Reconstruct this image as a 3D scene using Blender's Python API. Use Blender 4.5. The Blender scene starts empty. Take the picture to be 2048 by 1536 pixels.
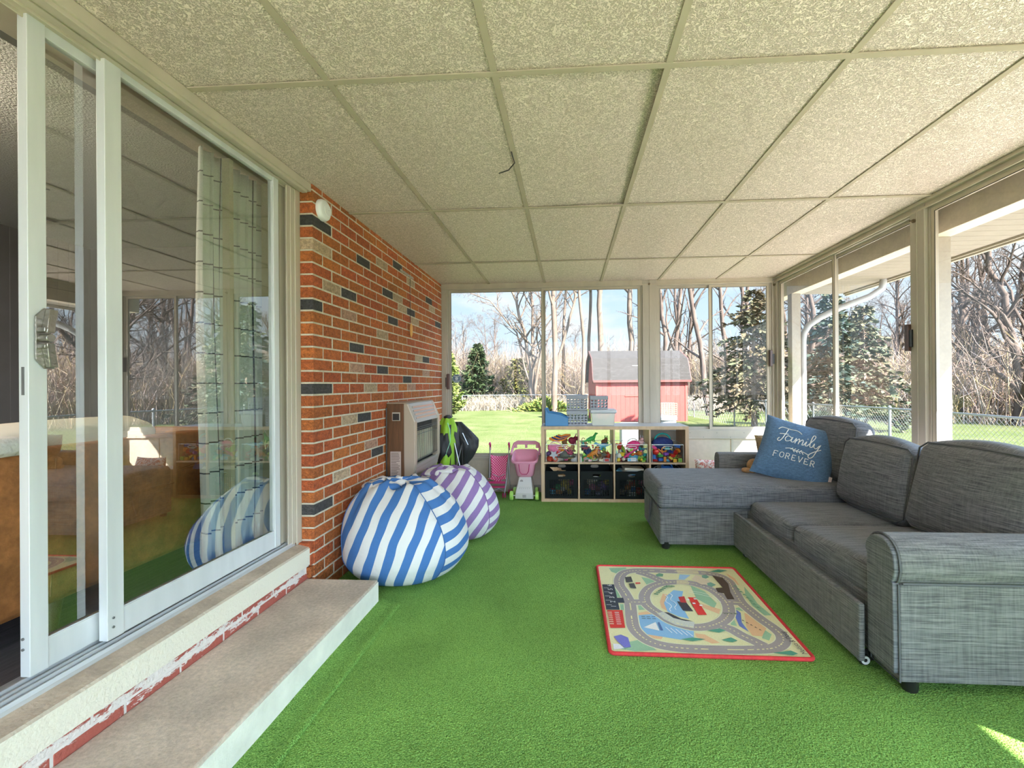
import bpy, bmesh, math, random
from mathutils import Vector, Matrix, noise
from math import sin, cos, pi, radians, sqrt, atan2, hypot
scene = bpy.context.scene
COL = scene.collection
R0 = random.Random(7)

# ---------------------------------------------------------------- camera
ZC = 1.17
YAW, PITCH, ROLL = .0634, .0012, -.0069
F_ = Vector((-sin(YAW)*cos(PITCH), cos(YAW)*cos(PITCH), sin(PITCH)))
R_ = Vector((cos(YAW), sin(YAW), 0)); U_ = R_.cross(F_)
RR = cos(ROLL)*R_ + sin(ROLL)*U_; UU = -sin(ROLL)*R_ + cos(ROLL)*U_
cd = bpy.data.cameras.new('camera'); cam = bpy.data.objects.new('camera', cd); COL.objects.link(cam)
cam.matrix_world = Matrix(((RR.x, UU.x, -F_.x, 0), (RR.y, UU.y, -F_.y, 0), (RR.z, UU.z, -F_.z, ZC), (0, 0, 0, 1)))
cd.sensor_width = 36; cd.sensor_fit = 'HORIZONTAL'; cd.lens = 898/2048*36
cd.shift_x = (1024-1081)/2048; cd.clip_start = .02; cd.clip_end = 400
scene.camera = cam

# ---------------------------------------------------------------- world, sun, exposure
SUN = Vector((1, -1, 1.24)).normalized()
w = bpy.data.worlds.new('sky'); scene.world = w; w.use_nodes = True
nt = w.node_tree; nt.nodes.clear()
def N(nt, typ, **kw):
    n = nt.nodes.new(typ)
    for k, v in kw.items():
        if k.startswith('i_'):
            key = k[2:]; key = int(key) if key.isdigit() else key.replace('_', ' ')
            n.inputs[key].default_value = v
        else: setattr(n, k, v)
    return n
def L(nt, a, b): nt.links.new(a, b)
out = N(nt, 'ShaderNodeOutputWorld'); bg = N(nt, 'ShaderNodeBackground')
tc = N(nt, 'ShaderNodeTexCoord'); nrm = N(nt, 'ShaderNodeVectorMath', operation='NORMALIZE')
sep = N(nt, 'ShaderNodeSeparateXYZ')
L(nt, tc.outputs['Generated'], nrm.inputs[0]); L(nt, nrm.outputs[0], sep.inputs[0])
ramp = N(nt, 'ShaderNodeValToRGB'); el = ramp.color_ramp.elements
el[0].position = 0; el[0].color = (.86, .90, .93, 1)
el[1].position = 1; el[1].color = (.20, .40, .80, 1)
e = el.new(.10); e.color = (.68, .85, .99, 1)
e = el.new(.32); e.color = (.46, .71, .98, 1)
L(nt, sep.outputs[2], ramp.inputs[0])
# soft clouds near the horizon
cn = N(nt, 'ShaderNodeTexNoise', i_Scale=3.2, i_Detail=6.0, i_Roughness=.6)
mp = N(nt, 'ShaderNodeMapping'); mp.inputs['Scale'].default_value = (1, 1, 3.5)
L(nt, nrm.outputs[0], mp.inputs[0]); L(nt, mp.outputs[0], cn.inputs[0])
cr = N(nt, 'ShaderNodeValToRGB'); cr.color_ramp.elements[0].position = .5; cr.color_ramp.elements[1].position = .72
L(nt, cn.outputs[0], cr.inputs[0])
mx = N(nt, 'ShaderNodeMix', data_type='RGBA'); mx.inputs[7].default_value = (.92, .95, .98, 1)
L(nt, cr.outputs[0], mx.inputs[0]); L(nt, ramp.outputs[0], mx.inputs[6])
# the sky is brighter towards the sun
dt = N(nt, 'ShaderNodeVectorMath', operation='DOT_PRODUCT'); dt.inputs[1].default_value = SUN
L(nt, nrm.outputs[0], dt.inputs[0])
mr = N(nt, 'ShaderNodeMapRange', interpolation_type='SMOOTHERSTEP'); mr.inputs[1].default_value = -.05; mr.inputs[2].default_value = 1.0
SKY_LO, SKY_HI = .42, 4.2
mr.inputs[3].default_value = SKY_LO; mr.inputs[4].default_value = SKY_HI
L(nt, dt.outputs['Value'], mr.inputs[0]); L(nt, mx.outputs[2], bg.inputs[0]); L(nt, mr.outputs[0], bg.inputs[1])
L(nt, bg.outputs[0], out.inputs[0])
sd = bpy.data.lights.new('sun', 'SUN'); sd.energy = 17; sd.angle = radians(.6); sd.color = (1, .95, .86)
so = bpy.data.objects.new('sun', sd); COL.objects.link(so); so.location = (8, -8, 10)
so.rotation_euler = (-SUN).to_track_quat('-Z', 'Y').to_euler()
vs = scene.view_settings; vs.view_transform = 'Standard'; vs.look = 'None'; vs.exposure = 1.5; vs.gamma = 1; vs.use_curve_mapping = False
cy = scene.cycles
cy.max_bounces = 10; cy.diffuse_bounces = 6; cy.glossy_bounces = 4; cy.transmission_bounces = 6; cy.transparent_max_bounces = 24
cy.caustics_reflective = False; cy.caustics_refractive = False; cy.use_denoising = True; cy.sample_clamp_indirect = 6

# ---------------------------------------------------------------- materials
_mats = {}
def mat(name, base=(.5, .5, .5), rough=.6, metal=0., var=0., vscale=6., bump=0., bscale=60., stretch=(1, 1, 1), attr=False,
        spec=.5, sheen=0., coat=0., var2=0., v2scale=120., bdist=.01):
    if name in _mats: return _mats[name]
    m = bpy.data.materials.new(name); m.use_nodes = True; t = m.node_tree; b = t.nodes['Principled BSDF']
    b.inputs['Roughness'].default_value = rough; b.inputs['Metallic'].default_value = metal
    b.inputs['Specular IOR Level'].default_value = spec; b.inputs['Sheen Weight'].default_value = sheen
    b.inputs['Coat Weight'].default_value = coat
    co = N(t, 'ShaderNodeTexCoord'); mp = N(t, 'ShaderNodeMapping'); mp.inputs['Scale'].default_value = stretch
    L(t, co.outputs['Object'], mp.inputs[0])
    if attr:
        a = N(t, 'ShaderNodeVertexColor', layer_name='Col'); src = a.outputs[0]
    else:
        a = N(t, 'ShaderNodeRGB'); a.outputs[0].default_value = (*base, 1); src = a.outputs[0]
    for vv, sc, det in ((var, vscale, 5.), (var2, v2scale, 2.)):
        if vv:
            n = N(t, 'ShaderNodeTexNoise', i_Scale=sc, i_Detail=det); L(t, mp.outputs[0], n.inputs[0])
            r = N(t, 'ShaderNodeMapRange'); r.inputs[1].default_value = .3; r.inputs[2].default_value = .7
            r.inputs[3].default_value = 1-vv; r.inputs[4].default_value = 1+vv; L(t, n.outputs[0], r.inputs[0])
            h = N(t, 'ShaderNodeVectorMath', operation='SCALE'); L(t, src, h.inputs[0]); L(t, r.outputs[0], h.inputs['Scale']); src = h.outputs[0]
    L(t, src, b.inputs['Base Color'])
    if bump:
        n = N(t, 'ShaderNodeTexNoise', i_Scale=bscale, i_Detail=4.); L(t, mp.outputs[0], n.inputs[0])
        bm = N(t, 'ShaderNodeBump', i_Strength=bump, i_Distance=bdist); L(t, n.outputs[0], bm.inputs['Height']); L(t, bm.outputs[0], b.inputs['Normal'])
    _mats[name] = m; return m
def clearmat(name, tint=(1, 1, 1)):
    if name in _mats: return _mats[name]
    m = bpy.data.materials.new(name); m.use_nodes = True; t = m.node_tree; t.nodes.clear()
    o = N(t, 'ShaderNodeOutputMaterial'); tr = N(t, 'ShaderNodeBsdfTransparent'); tr.inputs[0].default_value = (*tint, 1); L(t, tr.outputs[0], o.inputs[0])
    _mats[name] = m; return m
def glassmat(name, refl=.08, tint=(1, 1, 1), rough=0., base=None, basefac=0., wav=0., fres=True):
    if name in _mats: return _mats[name]
    m = bpy.data.materials.new(name); m.use_nodes = True; t = m.node_tree; t.nodes.clear()
    o = N(t, 'ShaderNodeOutputMaterial'); tr = N(t, 'ShaderNodeBsdfTransparent'); tr.inputs[0].default_value = (*tint, 1)
    gl = N(t, 'ShaderNodeBsdfGlossy'); gl.inputs['Roughness'].default_value = rough
    gl.inputs[0].default_value = (1, 1, 1, 1)
    ms = N(t, 'ShaderNodeMixShader'); last = tr.outputs[0]
    if basefac:
        df = N(t, 'ShaderNodeBsdfDiffuse'); df.inputs[0].default_value = (*base, 1)
        m2 = N(t, 'ShaderNodeMixShader'); m2.inputs[0].default_value = basefac; L(t, last, m2.inputs[1]); L(t, df.outputs[0], m2.inputs[2]); last = m2.outputs[0]
    lw = N(t, 'ShaderNodeLayerWeight', i_Blend=.25); mr = N(t, 'ShaderNodeMapRange')
    mr.inputs[3].default_value = refl; mr.inputs[4].default_value = min(1, refl+.6)
    L(t, lw.outputs['Fresnel'], mr.inputs[0]); L(t, mr.outputs[0], ms.inputs[0])
    if wav:
        co = N(t, 'ShaderNodeTexCoord'); n = N(t, 'ShaderNodeTexNoise', i_Scale=2.2, i_Detail=1.); L(t, co.outputs['Object'], n.inputs[0])
        bm = N(t, 'ShaderNodeBump', i_Strength=wav, i_Distance=.02); L(t, n.outputs[0], bm.inputs['Height']); L(t, bm.outputs[0], gl.inputs['Normal'])
    L(t, last, ms.inputs[1]); L(t, gl.outputs[0], ms.inputs[2]); L(t, ms.outputs[0], o.inputs[0])
    _mats[name] = m; return m
def P(m): return m.node_tree, m.node_tree.nodes['Principled BSDF']

# ---------------------------------------------------------------- mesh builder
class MB:
    def __init__(s): s.v = []; s.f = []; s.m = []; s.c = []; s.mi = 0; s.col = None
    def face(s, idx, m=None):
        s.f.append(tuple(idx)); s.m.append(s.mi if m is None else m); s.c.append(s.col)
    def add(s, vs, fs):
        o = len(s.v); s.v += [tuple(p) for p in vs]
        for f in fs: s.face([o+i for i in f])
        return s
    def box(s, x0, y0, z0, x1, y1, z1):
        return s.add([(x0, y0, z0), (x1, y0, z0), (x1, y1, z0), (x0, y1, z0), (x0, y0, z1), (x1, y0, z1), (x1, y1, z1), (x0, y1, z1)],
                     [(0, 3, 2, 1), (4, 5, 6, 7), (0, 1, 5, 4), (1, 2, 6, 5), (2, 3, 7, 6), (3, 0, 4, 7)])
    def xbox(s, M, hx, hy, hz):     # box of half sizes under a matrix
        vs = [M @ Vector((x*hx, y*hy, z*hz)) for z in (-1, 1) for x, y in ((-1, -1), (1, -1), (1, 1), (-1, 1))]
        return s.add(vs, [(0, 3, 2, 1), (4, 5, 6, 7), (0, 1, 5, 4), (1, 2, 6, 5), (2, 3, 7, 6), (3, 0, 4, 7)])
    def prism(s, pts, a0, a1, ax=2):  # polygon extruded along an axis
        def mk(p, a): return {2: (p[0], p[1], a), 1: (p[0], a, p[1]), 0: (a, p[0], p[1])}[ax]
        n = len(pts); o = [mk(p, a0) for p in pts]+[mk(p, a1) for p in pts]
        return s.add(o, [tuple(range(n))[::-1], tuple(range(n, 2*n))]+[(i, (i+1) % n, n+(i+1) % n, n+i) for i in range(n)])
    def flat(s, pts, z): return s.add([(p[0], p[1], z) for p in pts], [tuple(range(len(pts)))])
    def tube(s, pts, r, n=8, closed=False, cap=True):
        pts = [Vector(p) for p in pts]; k = len(pts); rr = r if isinstance(r, (list, tuple)) else [r]*k
        ring = []; up = None
        for i, p in enumerate(pts):
            if closed: d = pts[(i+1) % k]-pts[i-1]
            else: d = pts[min(i+1, k-1)]-pts[max(i-1, 0)]
            if d.length < 1e-9: d = Vector((0, 0, 1))
            d.normalize()
            if up is None: up = Vector((0, 0, 1)) if abs(d.z) < .9 else Vector((1, 0, 0))
            a = d.cross(up)
            if a.length < 1e-6: a = d.orthogonal()
            a.normalize(); b = a.cross(d); up = b
            ring.append([p+(a*cos(2*pi*j/n)+b*sin(2*pi*j/n))*rr[i] for j in range(n)])
        o = len(s.v)
        for q in ring: s.v += [tuple(p) for p in q]
        for i in range(k if closed else k-1):
            for j in range(n):
                i2 = (i+1) % k; s.face((o+i*n+j, o+i*n+(j+1) % n, o+i2*n+(j+1) % n, o+i2*n+j))
        if cap and not closed:
            s.face([o+j for j in range(n)][::-1]); s.face([o+(k-1)*n+j for j in range(n)])
        return s
    def cyl(s, p0, p1, r, r1=None, n=20): return s.tube([p0, p1], [r, r if r1 is None else r1], n)
    def lathe(s, prof, c=(0, 0, 0), n=24, ax=2, cap=False):
        o = len(s.v); k = len(prof)
        for r, z in prof:
            for j in range(n):
                a = 2*pi*j/n; x, y = r*cos(a), r*sin(a)
                p = {2: (x, y, z), 1: (x, z, -y), 0: (z, x, y)}[ax]; s.v.append((c[0]+p[0], c[1]+p[1], c[2]+p[2]))
        for i in range(k-1):
            for j in range(n): s.face((o+i*n+j, o+i*n+(j+1) % n, o+(i+1)*n+(j+1) % n, o+(i+1)*n+j))
        if cap:
            s.face([o+j for j in range(n)][::-1]); s.face([o+(k-1)*n+j for j in range(n)])
        return s
    def ball(s, c, r, n=12, M=None):
        r = r if isinstance(r, (list, tuple)) else (r, r, r); o = len(s.v); c = Vector(c)
        for i in range(n+1):
            th = pi*i/n
            for j in range(2*n):
                ph = pi*j/n; p = Vector((r[0]*sin(th)*cos(ph), r[1]*sin(th)*sin(ph), -r[2]*cos(th)))
                if M: p = M @ p
                s.v.append(tuple(c+p))
        for i in range(n):
            for j in range(2*n): s.face((o+i*2*n+j, o+i*2*n+(j+1) % (2*n), o+(i+1)*2*n+(j+1) % (2*n), o+(i+1)*2*n+j))
        return s
    def rbox(s, c, h, r=.03, puff=0., n=9, M=None, sag=None):   # rounded, puffed cushion block: centre, half sizes
        g = []
        for a in range(3):
            rr = min(r/h[a], .9); t = [-1, -1+rr*.3, -1+rr*.65, -1+rr]+[(-1+rr)+(2-2*rr)*i/n for i in range(1, n)]+[1-rr, 1-rr*.65, 1-rr*.3, 1]
            g.append(t)
        c = Vector(c)
        def P_(q):
            p = Vector((q[0]*h[0], q[1]*h[1], q[2]*h[2])); inn = Vector([max(-(h[i]-r), min(h[i]-r, p[i])) for i in range(3)])
            d = p-inn
            if d.length > 1e-9: p = inn+d.normalized()*r
            for i in range(3):
                a, b = (i+1) % 3, (i+2) % 3
                p[i] += puff*q[i]*(1-q[a]**2)*(1-q[b]**2)*(1 if i != 1 else 1)
            if sag: p = sag(p, q)
            if M: p = M @ p
            return tuple(c+p)
        for ax in range(3):
            a, b = (ax+1) % 3, (ax+2) % 3; ga, gb = g[a], g[b]
            for sg in (-1, 1):
                o = len(s.v)
                for u in ga:
                    for v in gb:
                        q = [0, 0, 0]; q[ax] = sg; q[a] = u; q[b] = v; s.v.append(P_(q))
                nb = len(gb)
                for i in range(len(ga)-1):
                    for j in range(nb-1):
                        f = [o+i*nb+j, o+(i+1)*nb+j, o+(i+1)*nb+j+1, o+i*nb+j+1]
                        s.face(f if sg > 0 else f[::-1])
        return s
    def build(s, name, mats, parent=None, smooth=None, bevel=0., sub=0, weld=False, local=False):
        me = bpy.data.meshes.new(name); org = Vector((0, 0, 0))
        if parent is not None:
            if not local:
                p = parent
                while p: org += Vector(p.location); p = p.parent
        elif s.v and not local:
            xs, ys, zs = zip(*s.v); org = Vector(((min(xs)+max(xs))/2, (min(ys)+max(ys))/2, min(zs)))
        me.from_pydata([(x-org.x, y-org.y, z-org.z) for x, y, z in s.v], [], s.f)
        if not isinstance(mats, (list, tuple)): mats = [mats]
        for m in mats: me.materials.append(m)
        if len(mats) > 1: me.polygons.foreach_set('material_index', s.m)
        if any(c is not None for c in s.c):
            at = me.color_attributes.new('Col', 'FLOAT_COLOR', 'CORNER'); data = []
            for f, c in zip(s.f, s.c):
                c = c or (.5, .5, .5); data += [c[0], c[1], c[2], 1.]*len(f)
            at.data.foreach_set('color', data)
        if weld:
            bm = bmesh.new(); bm.from_mesh(me); bmesh.ops.remove_doubles(bm, verts=bm.verts, dist=1e-5); bm.to_mesh(me); bm.free()
        me.validate()
        if smooth is not None:
            me.polygons.foreach_set('use_smooth', [True]*len(me.polygons)); me.set_sharp_from_angle(angle=radians(smooth))
        o = bpy.data.objects.new(name, me); COL.objects.link(o)
        if parent is not None: o.parent = parent
        elif not local: o.location = org
        if bevel:
            b = o.modifiers.new('bevel', 'BEVEL'); b.width = bevel; b.segments = 2; b.limit_method = 'ANGLE'; b.angle_limit = radians(40)
        if sub:
            b = o.modifiers.new('sub', 'SUBSURF'); b.levels = sub; b.render_levels = sub
        return o
def tag(o, label, cat=None, group=None, kind=None):
    if label: o['label'] = label
    if cat: o['category'] = cat
    if group: o['group'] = group
    if kind: o['kind'] = kind
    return o
def thing(name, label, cat, loc=(0, 0, 0), rz=0, group=None, kind=None):
    o = bpy.data.objects.new(name, None); COL.objects.link(o); o.location = loc; o.rotation_euler = (0, 0, rz); o.empty_display_size = .05
    return tag(o, label, cat, group, kind)
def struct(o): o['kind'] = 'structure'; return o
def sgroup(name, loc=(0, 0, 0)): return struct(thing(name, None, None, loc))
def dup(root, loc, rz=0, sc=1., label=None, group=None):
    r = root.copy(); COL.objects.link(r); r.location = loc; r.rotation_euler = (0, 0, rz); r.scale = (sc, sc, sc)
    if label: r['label'] = label
    if group: r['group'] = group
    for ch in list(root.children):
        c = ch.copy(); COL.objects.link(c); c.parent = r
        for g in ch.children:
            d = g.copy(); COL.objects.link(d); d.parent = c
    return r
def rect_frame(mb, ax, pos, a0, b0, a1, b1, w, d):   # four bars in the plane ax=pos (thickness d towards +), outer rectangle a0..a1,b0..b1
    for (p, q, r, t) in ((a0, b0, a0+w, b1), (a1-w, b0, a1, b1), (a0+w, b0, a1-w, b0+w), (a0+w, b1-w, a1-w, b1)):
        if ax == 1: mb.box(p, pos, q, r, pos+d, t)
        else: mb.box(pos, p, q, pos+d, r, t)
def textmesh(body, size, extr, name='text', align='LEFT'):
    cu = bpy.data.curves.new(name, 'FONT'); cu.body = body; cu.size = size; cu.extrude = extr; cu.align_x = align; cu.resolution_u = 3
    ob = bpy.data.objects.new(name, cu); COL.objects.link(ob); dg = bpy.context.evaluated_depsgraph_get()
    me = bpy.data.meshes.new_from_object(ob.evaluated_get(dg)); vs = [v.co.copy() for v in me.vertices]; fs = [tuple(p.vertices) for p in me.polygons]
    bpy.data.objects.remove(ob); bpy.data.curves.remove(cu); bpy.data.meshes.remove(me); return vs, fs
# ================================================================ setting
CE = 2.274; XL = -1.40; XR = 2.18; YB = 4.88; YN = -2.0; G0 = -.55
# ---- floor: green indoor outdoor turf
m = mat('turf', (.075, .30, .055), rough=.95, spec=.15)
t, b = P(m)
co = N(t, 'ShaderNodeTexCoord')
n1 = N(t, 'ShaderNodeTexNoise', i_Scale=260., i_Detail=3.); n2 = N(t, 'ShaderNodeTexNoise', i_Scale=2.3, i_Detail=4.)
wv = N(t, 'ShaderNodeTexVoronoi', i_Scale=150.)
L(t, co.outputs['Object'], n1.inputs[0]); L(t, co.outputs['Object'], n2.inputs[0]); L(t, co.outputs['Object'], wv.inputs[0])
rp = N(t, 'ShaderNodeValToRGB'); e = rp.color_ramp.elements
e[0].position = .3; e[0].color = (.055, .15, .018, 1); e[1].position = .70; e[1].color = (.34, .60, .14, 1)
L(t, n1.outputs[0], rp.inputs[0])
r2 = N(t, 'ShaderNodeMapRange'); r2.inputs[1].default_value = .3; r2.inputs[2].default_value = .7; r2.inputs[3].default_value = .84; r2.inputs[4].default_value = 1.14
L(t, n2.outputs[0], r2.inputs[0]); sc = N(t, 'ShaderNodeVectorMath', operation='SCALE'); L(t, rp.outputs[0], sc.inputs[0]); L(t, r2.outputs[0], sc.inputs['Scale'])
L(t, sc.outputs[0], b.inputs['Base Color'])
ad = N(t, 'ShaderNodeMath', operation='ADD'); L(t, n1.outputs[0], ad.inputs[0]); L(t, wv.outputs[0], ad.inputs[1])
bp_ = N(t, 'ShaderNodeBump', i_Strength=.9, i_Distance=.006); L(t, ad.outputs[0], bp_.inputs['Height']); L(t, bp_.outputs[0], b.inputs['Normal'])
TURF = m
struct(MB().box(-1.45, YN, -.12, XR+.12, YB+.06, 0).build('floor', m))
# turf strip lapped against the step
g = MB()
prof = [(-1.035, .002), (-1.035, .016), (-1.0, .011), (-.935, .010), (-.915, .016), (-.906, .013), (-.902, .001)]
ys = [-2+i*(2.36+2)/60 for i in range(61)]; o = 0
for i, y in enumerate(ys):
    for (x, z) in prof: g.v.append((x+(.004*noise.noise((y*2, 0, 3)) if x > -.99 else 0), y+(x+.97)*-.5*(1 if i == 60 else 0), z*(1+.25*noise.noise((x*9, y*3, 0)))))
for i in range(60):
    for j in range(6): g.face((i*7+j, i*7+j+1, i*7+j+8, i*7+j+7))
g.face([60*7+j for j in range(7)])
struct(g.build('turf_strip', m, smooth=50))

# ---- ceiling: lay-in tiles on a metal grid
m = mat('ceiling_tile', (.80, .77, .65), rough=.42, spec=.5)
t, b = P(m); co = N(t, 'ShaderNodeTexCoord')
dn = N(t, 'ShaderNodeTexNoise', i_Scale=60., i_Detail=2., i_Distortion=1.2); L(t, co.outputs['Object'], dn.inputs[0])
vr = N(t, 'ShaderNodeTexNoise', i_Scale=85., i_Detail=2., i_Distortion=2.2); L(t, co.outputs['Object'], vr.inputs[0])
rp = N(t, 'ShaderNodeValToRGB'); rp.color_ramp.elements[0].position = .42; rp.color_ramp.elements[1].position = .56
L(t, vr.outputs[0], rp.inputs[0])
bp_ = N(t, 'ShaderNodeBump', i_Strength=.9, i_Distance=.005); L(t, rp.outputs[0], bp_.inputs['Height']); L(t, bp_.outputs[0], b.inputs['Normal'])
mx = N(t, 'ShaderNodeMix', data_type='RGBA'); mx.inputs[6].default_value = (.56, .455, .37, 1); mx.inputs[7].default_value = (.93, .785, .70, 1)
L(t, rp.outputs[0], mx.inputs[0]); L(t, mx.outputs[2], b.inputs['Base Color'])
g = MB(); X0 = -.8664; Y0 = 1.5815
GM = mat('grid_metal', (.44, .375, .29), spec=.1, rough=.7, var=.06)
xs = [XL-.02]+[X0+.6096*i for i in range(0, 5)]+[XR+.03]; yy = [YN]+[Y0+1.2192*j for j in range(-2, 3)]+[YB+.02]
for i in range(len(xs)-1):
    for j in range(len(yy)-1):
        z = CE+.006
        if i == 2 and j == 3:      # the tile lying askew: its right edge is pushed up
            x0, x1, y0, y1 = xs[i], xs[i+1], yy[j], yy[j+1]
            g.add([(x0, y0, z+.001), (x1, y0, z+.022), (x1, y1, z+.010), (x0, y1, z), (x0, y0, z+.02), (x1, y0, z+.04), (x1, y1, z+.03), (x0, y1, z+.016)],
                  [(0, 3, 2, 1), (4, 5, 6, 7), (0, 1, 5, 4), (1, 2, 6, 5), (2, 3, 7, 6), (3, 0, 4, 7)])
        else: g.box(xs[i]+.002, yy[j]+.002, z, xs[i+1]-.002, yy[j+1]-.002, z+.016)
cl = struct(g.build('ceiling', m))
g = MB()
for x in xs[1:-1]: g.box(x-.012, YN, CE, x+.012, YB, CE+.004); g.box(x-.001, YN, CE+.004, x+.001, YB, CE+.04)
for y in yy[1:-1]: g.box(XL, y-.012, CE-.0015, XR, y+.012, CE+.003)
g.build('grid_bars', GM, cl)
struct(MB().box(-1.9, YN-.3, CE+.075, 3.1, YB+.35, CE+.22).build('roof', mat('roof_deck', (.2, .19, .18), rough=.9)))

# ---- left wall of face bricks, every brick raised from the mortar
BR = mat('brick', rough=.75, attr=True, var=.26, vscale=38, var2=.30, v2scale=150, bump=1., bscale=75, stretch=(1, 1, 1.4), bdist=.012)
MO = mat('mortar', (.62, .55, .44), rough=.95, var=.12, vscale=30, bump=.5, bscale=120)
PL, PH, YC, ZJ = .2055, .0664, 2.379, 1.387
DK = {(-11, 0), (-10, 3), (-12, 6), (-6, 2), (-8, 5), (-4, 0), (-10, 10), (-7, 7), (-5, 5), (-7, 11), (-1, 2), (-1, 9), (1, 4), (2, 7), (3, 0), (6, 3), (10, 4), (13, 0)}
TN = {(-9, 0), (-6, 1), (-11, 4), (-11, 7), (-8, 6), (-7, 6), (-6, 8), (-3, 4), (-9, 10), (-1, 8), (3, 3), (6, 2), (11, 1)}
PK = {(-4, 2), (1, 2), (3, 5), (3, 7), (1, 9), (9, 3)}
def brickcol(r, c, rr):
    if (r, c) in DK: k = rr.uniform(.8, 1.2); return (.052*k, .047*k, .047*k)
    if (r, c) in TN: k = rr.uniform(.9, 1.1); return (.44*k, .31*k, .20*k)
    if (r, c) in PK: k = rr.uniform(.9, 1.1); return (.42*k, .235*k, .16*k)
    k = rr.uniform(.82, 1.14); return (.42*k, .102*k*rr.uniform(.85, 1.25), .026*k)
g = MB(); rr = random.Random(3)
for r in range(-14, 22):
    z1 = ZJ-PH*r-.005; z0 = z1-PH+.010
    if z0 > CE+.03: continue
    z1 = min(z1, CE+.03); z0 = max(z0, 0.0)
    if z1-z0 < .005: continue
    c = 0; y = YC-(0 if r % 2 else PL/2)-.0055*(r % 2)
    while y < YB+.05:
        ya = max(y+.0055, YC); yb = min(y+PL-.0055, YB+.05)
        if yb-ya > .01:
            g.col = brickcol(r, c, rr); e_ = rr.uniform(0, .0015)
            g.box(XL-.03, ya, z0, XL+e_, yb, z1)
            if ya <= YC+.001 and z0 > .28:      # the end face turning into the door recess
                g.box(XL-.085, YC-.0015, z0, XL-.001, YC+.03, z1)
            elif ya <= YC+.001: g.box(XL-.10, YC-.03, z0, XL-.004, YC+.03, z1)
        y += PL+(.0055 if c == 0 and r % 2 else 0); c += 1
wl = struct(MB().box(XL-.22, YC+.003, -.1, XL-.0015, YB+.06, CE+.05).build('wall_left', MO))
g.build('brick_faces', BR, wl, bevel=.002)

# ---- sill course, painted brick riser and concrete step below the door
CON = mat('concrete', (.56, .455, .365), rough=.85, var=.20, vscale=4.5, var2=.14, v2scale=70, bump=.25, bscale=140)
g = MB(); n = 60
SILLM = mat('limestone_sill', (.50, .395, .30), rough=.85, var=.24, vscale=7, var2=.08, v2scale=60, bump=.35, bscale=90)
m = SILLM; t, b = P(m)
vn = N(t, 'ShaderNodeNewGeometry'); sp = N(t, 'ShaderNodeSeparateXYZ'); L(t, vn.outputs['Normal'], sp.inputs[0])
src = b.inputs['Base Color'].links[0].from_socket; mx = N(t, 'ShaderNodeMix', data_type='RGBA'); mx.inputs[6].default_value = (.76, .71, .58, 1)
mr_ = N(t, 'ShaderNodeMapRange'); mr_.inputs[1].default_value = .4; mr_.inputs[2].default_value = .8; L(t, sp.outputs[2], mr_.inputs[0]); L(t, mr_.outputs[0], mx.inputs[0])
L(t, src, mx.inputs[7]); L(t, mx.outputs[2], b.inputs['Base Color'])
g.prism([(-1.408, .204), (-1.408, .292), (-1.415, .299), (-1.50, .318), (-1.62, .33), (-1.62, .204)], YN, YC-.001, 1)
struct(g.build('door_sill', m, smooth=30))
m = mat('peeling_brick', (.30, .05, .03), rough=.85, bump=.6, bscale=90); t, b = P(m)
co = N(t, 'ShaderNodeTexCoord'); mp = N(t, 'ShaderNodeMapping'); mp.inputs['Scale'].default_value = (1, 1, 2.6); L(t, co.outputs['Object'], mp.inputs[0])
n1 = N(t, 'ShaderNodeTexNoise', i_Scale=9., i_Detail=12., i_Roughness=.75); L(t, mp.outputs[0], n1.inputs[0])
sp = N(t, 'ShaderNodeSeparateXYZ'); L(t, co.outputs['Object'], sp.inputs[0])
ab = N(t, 'ShaderNodeMath', operation='ABSOLUTE'); sb = N(t, 'ShaderNodeMath', operation='SUBTRACT'); sb.inputs[1].default_value = .066
L(t, sp.outputs[2], sb.inputs[0]); L(t, sb.outputs[0], ab.inputs[0])
ma = N(t, 'ShaderNodeMath', operation='MULTIPLY_ADD'); ma.inputs[1].default_value = -5.; L(t, ab.outputs[0], ma.inputs[0]); L(t, n1.outputs[0], ma.inputs[2])
rp = N(t, 'ShaderNodeValToRGB'); rp.color_ramp.elements[0].position = .41; rp.color_ramp.elements[1].position = .44; L(t, ma.outputs[0], rp.inputs[0])
mx = N(t, 'ShaderNodeMix', data_type='RGBA'); mx.inputs[6].default_value = (.40, .10, .07, 1); mx.inputs[7].default_value = (.74, .68, .62, 1)
L(t, rp.outputs[0], mx.inputs[0]); L(t, mx.outputs[2], b.inputs['Base Color'])
g = MB(); y = YC-.004
while y > YN:
    for k_, (z0, z1) in enumerate(((.102, .158), (.167, .2035))): g.box(-1.50, y-.196-.1*k_, z0, -1.425, y-.1*k_, z1)
    y -= .2055
pr = struct(g.build('wall_riser', m, bevel=.002))
MB().box(-1.55, YN, 0, -1.427, YC-.002, .204).build('mortar_joints', mat('painted_mortar', (.72, .66, .60), rough=.9, var=.1, vscale=30), pr)
g = MB(); g.box(-1.425, YN, 0, -1.03, 2.35, .128)
st = struct(g.build('concrete_step', CON, bevel=.006))
# the step riser is painted pale
MB().box(-1.0305, YN, .012, -1.0275, 2.349, .117).build('painted_riser', mat('riser_paint', (.80, .76, .66), rough=.8, var=.1, vscale=9, bump=.3, bscale=60), st)

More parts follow.
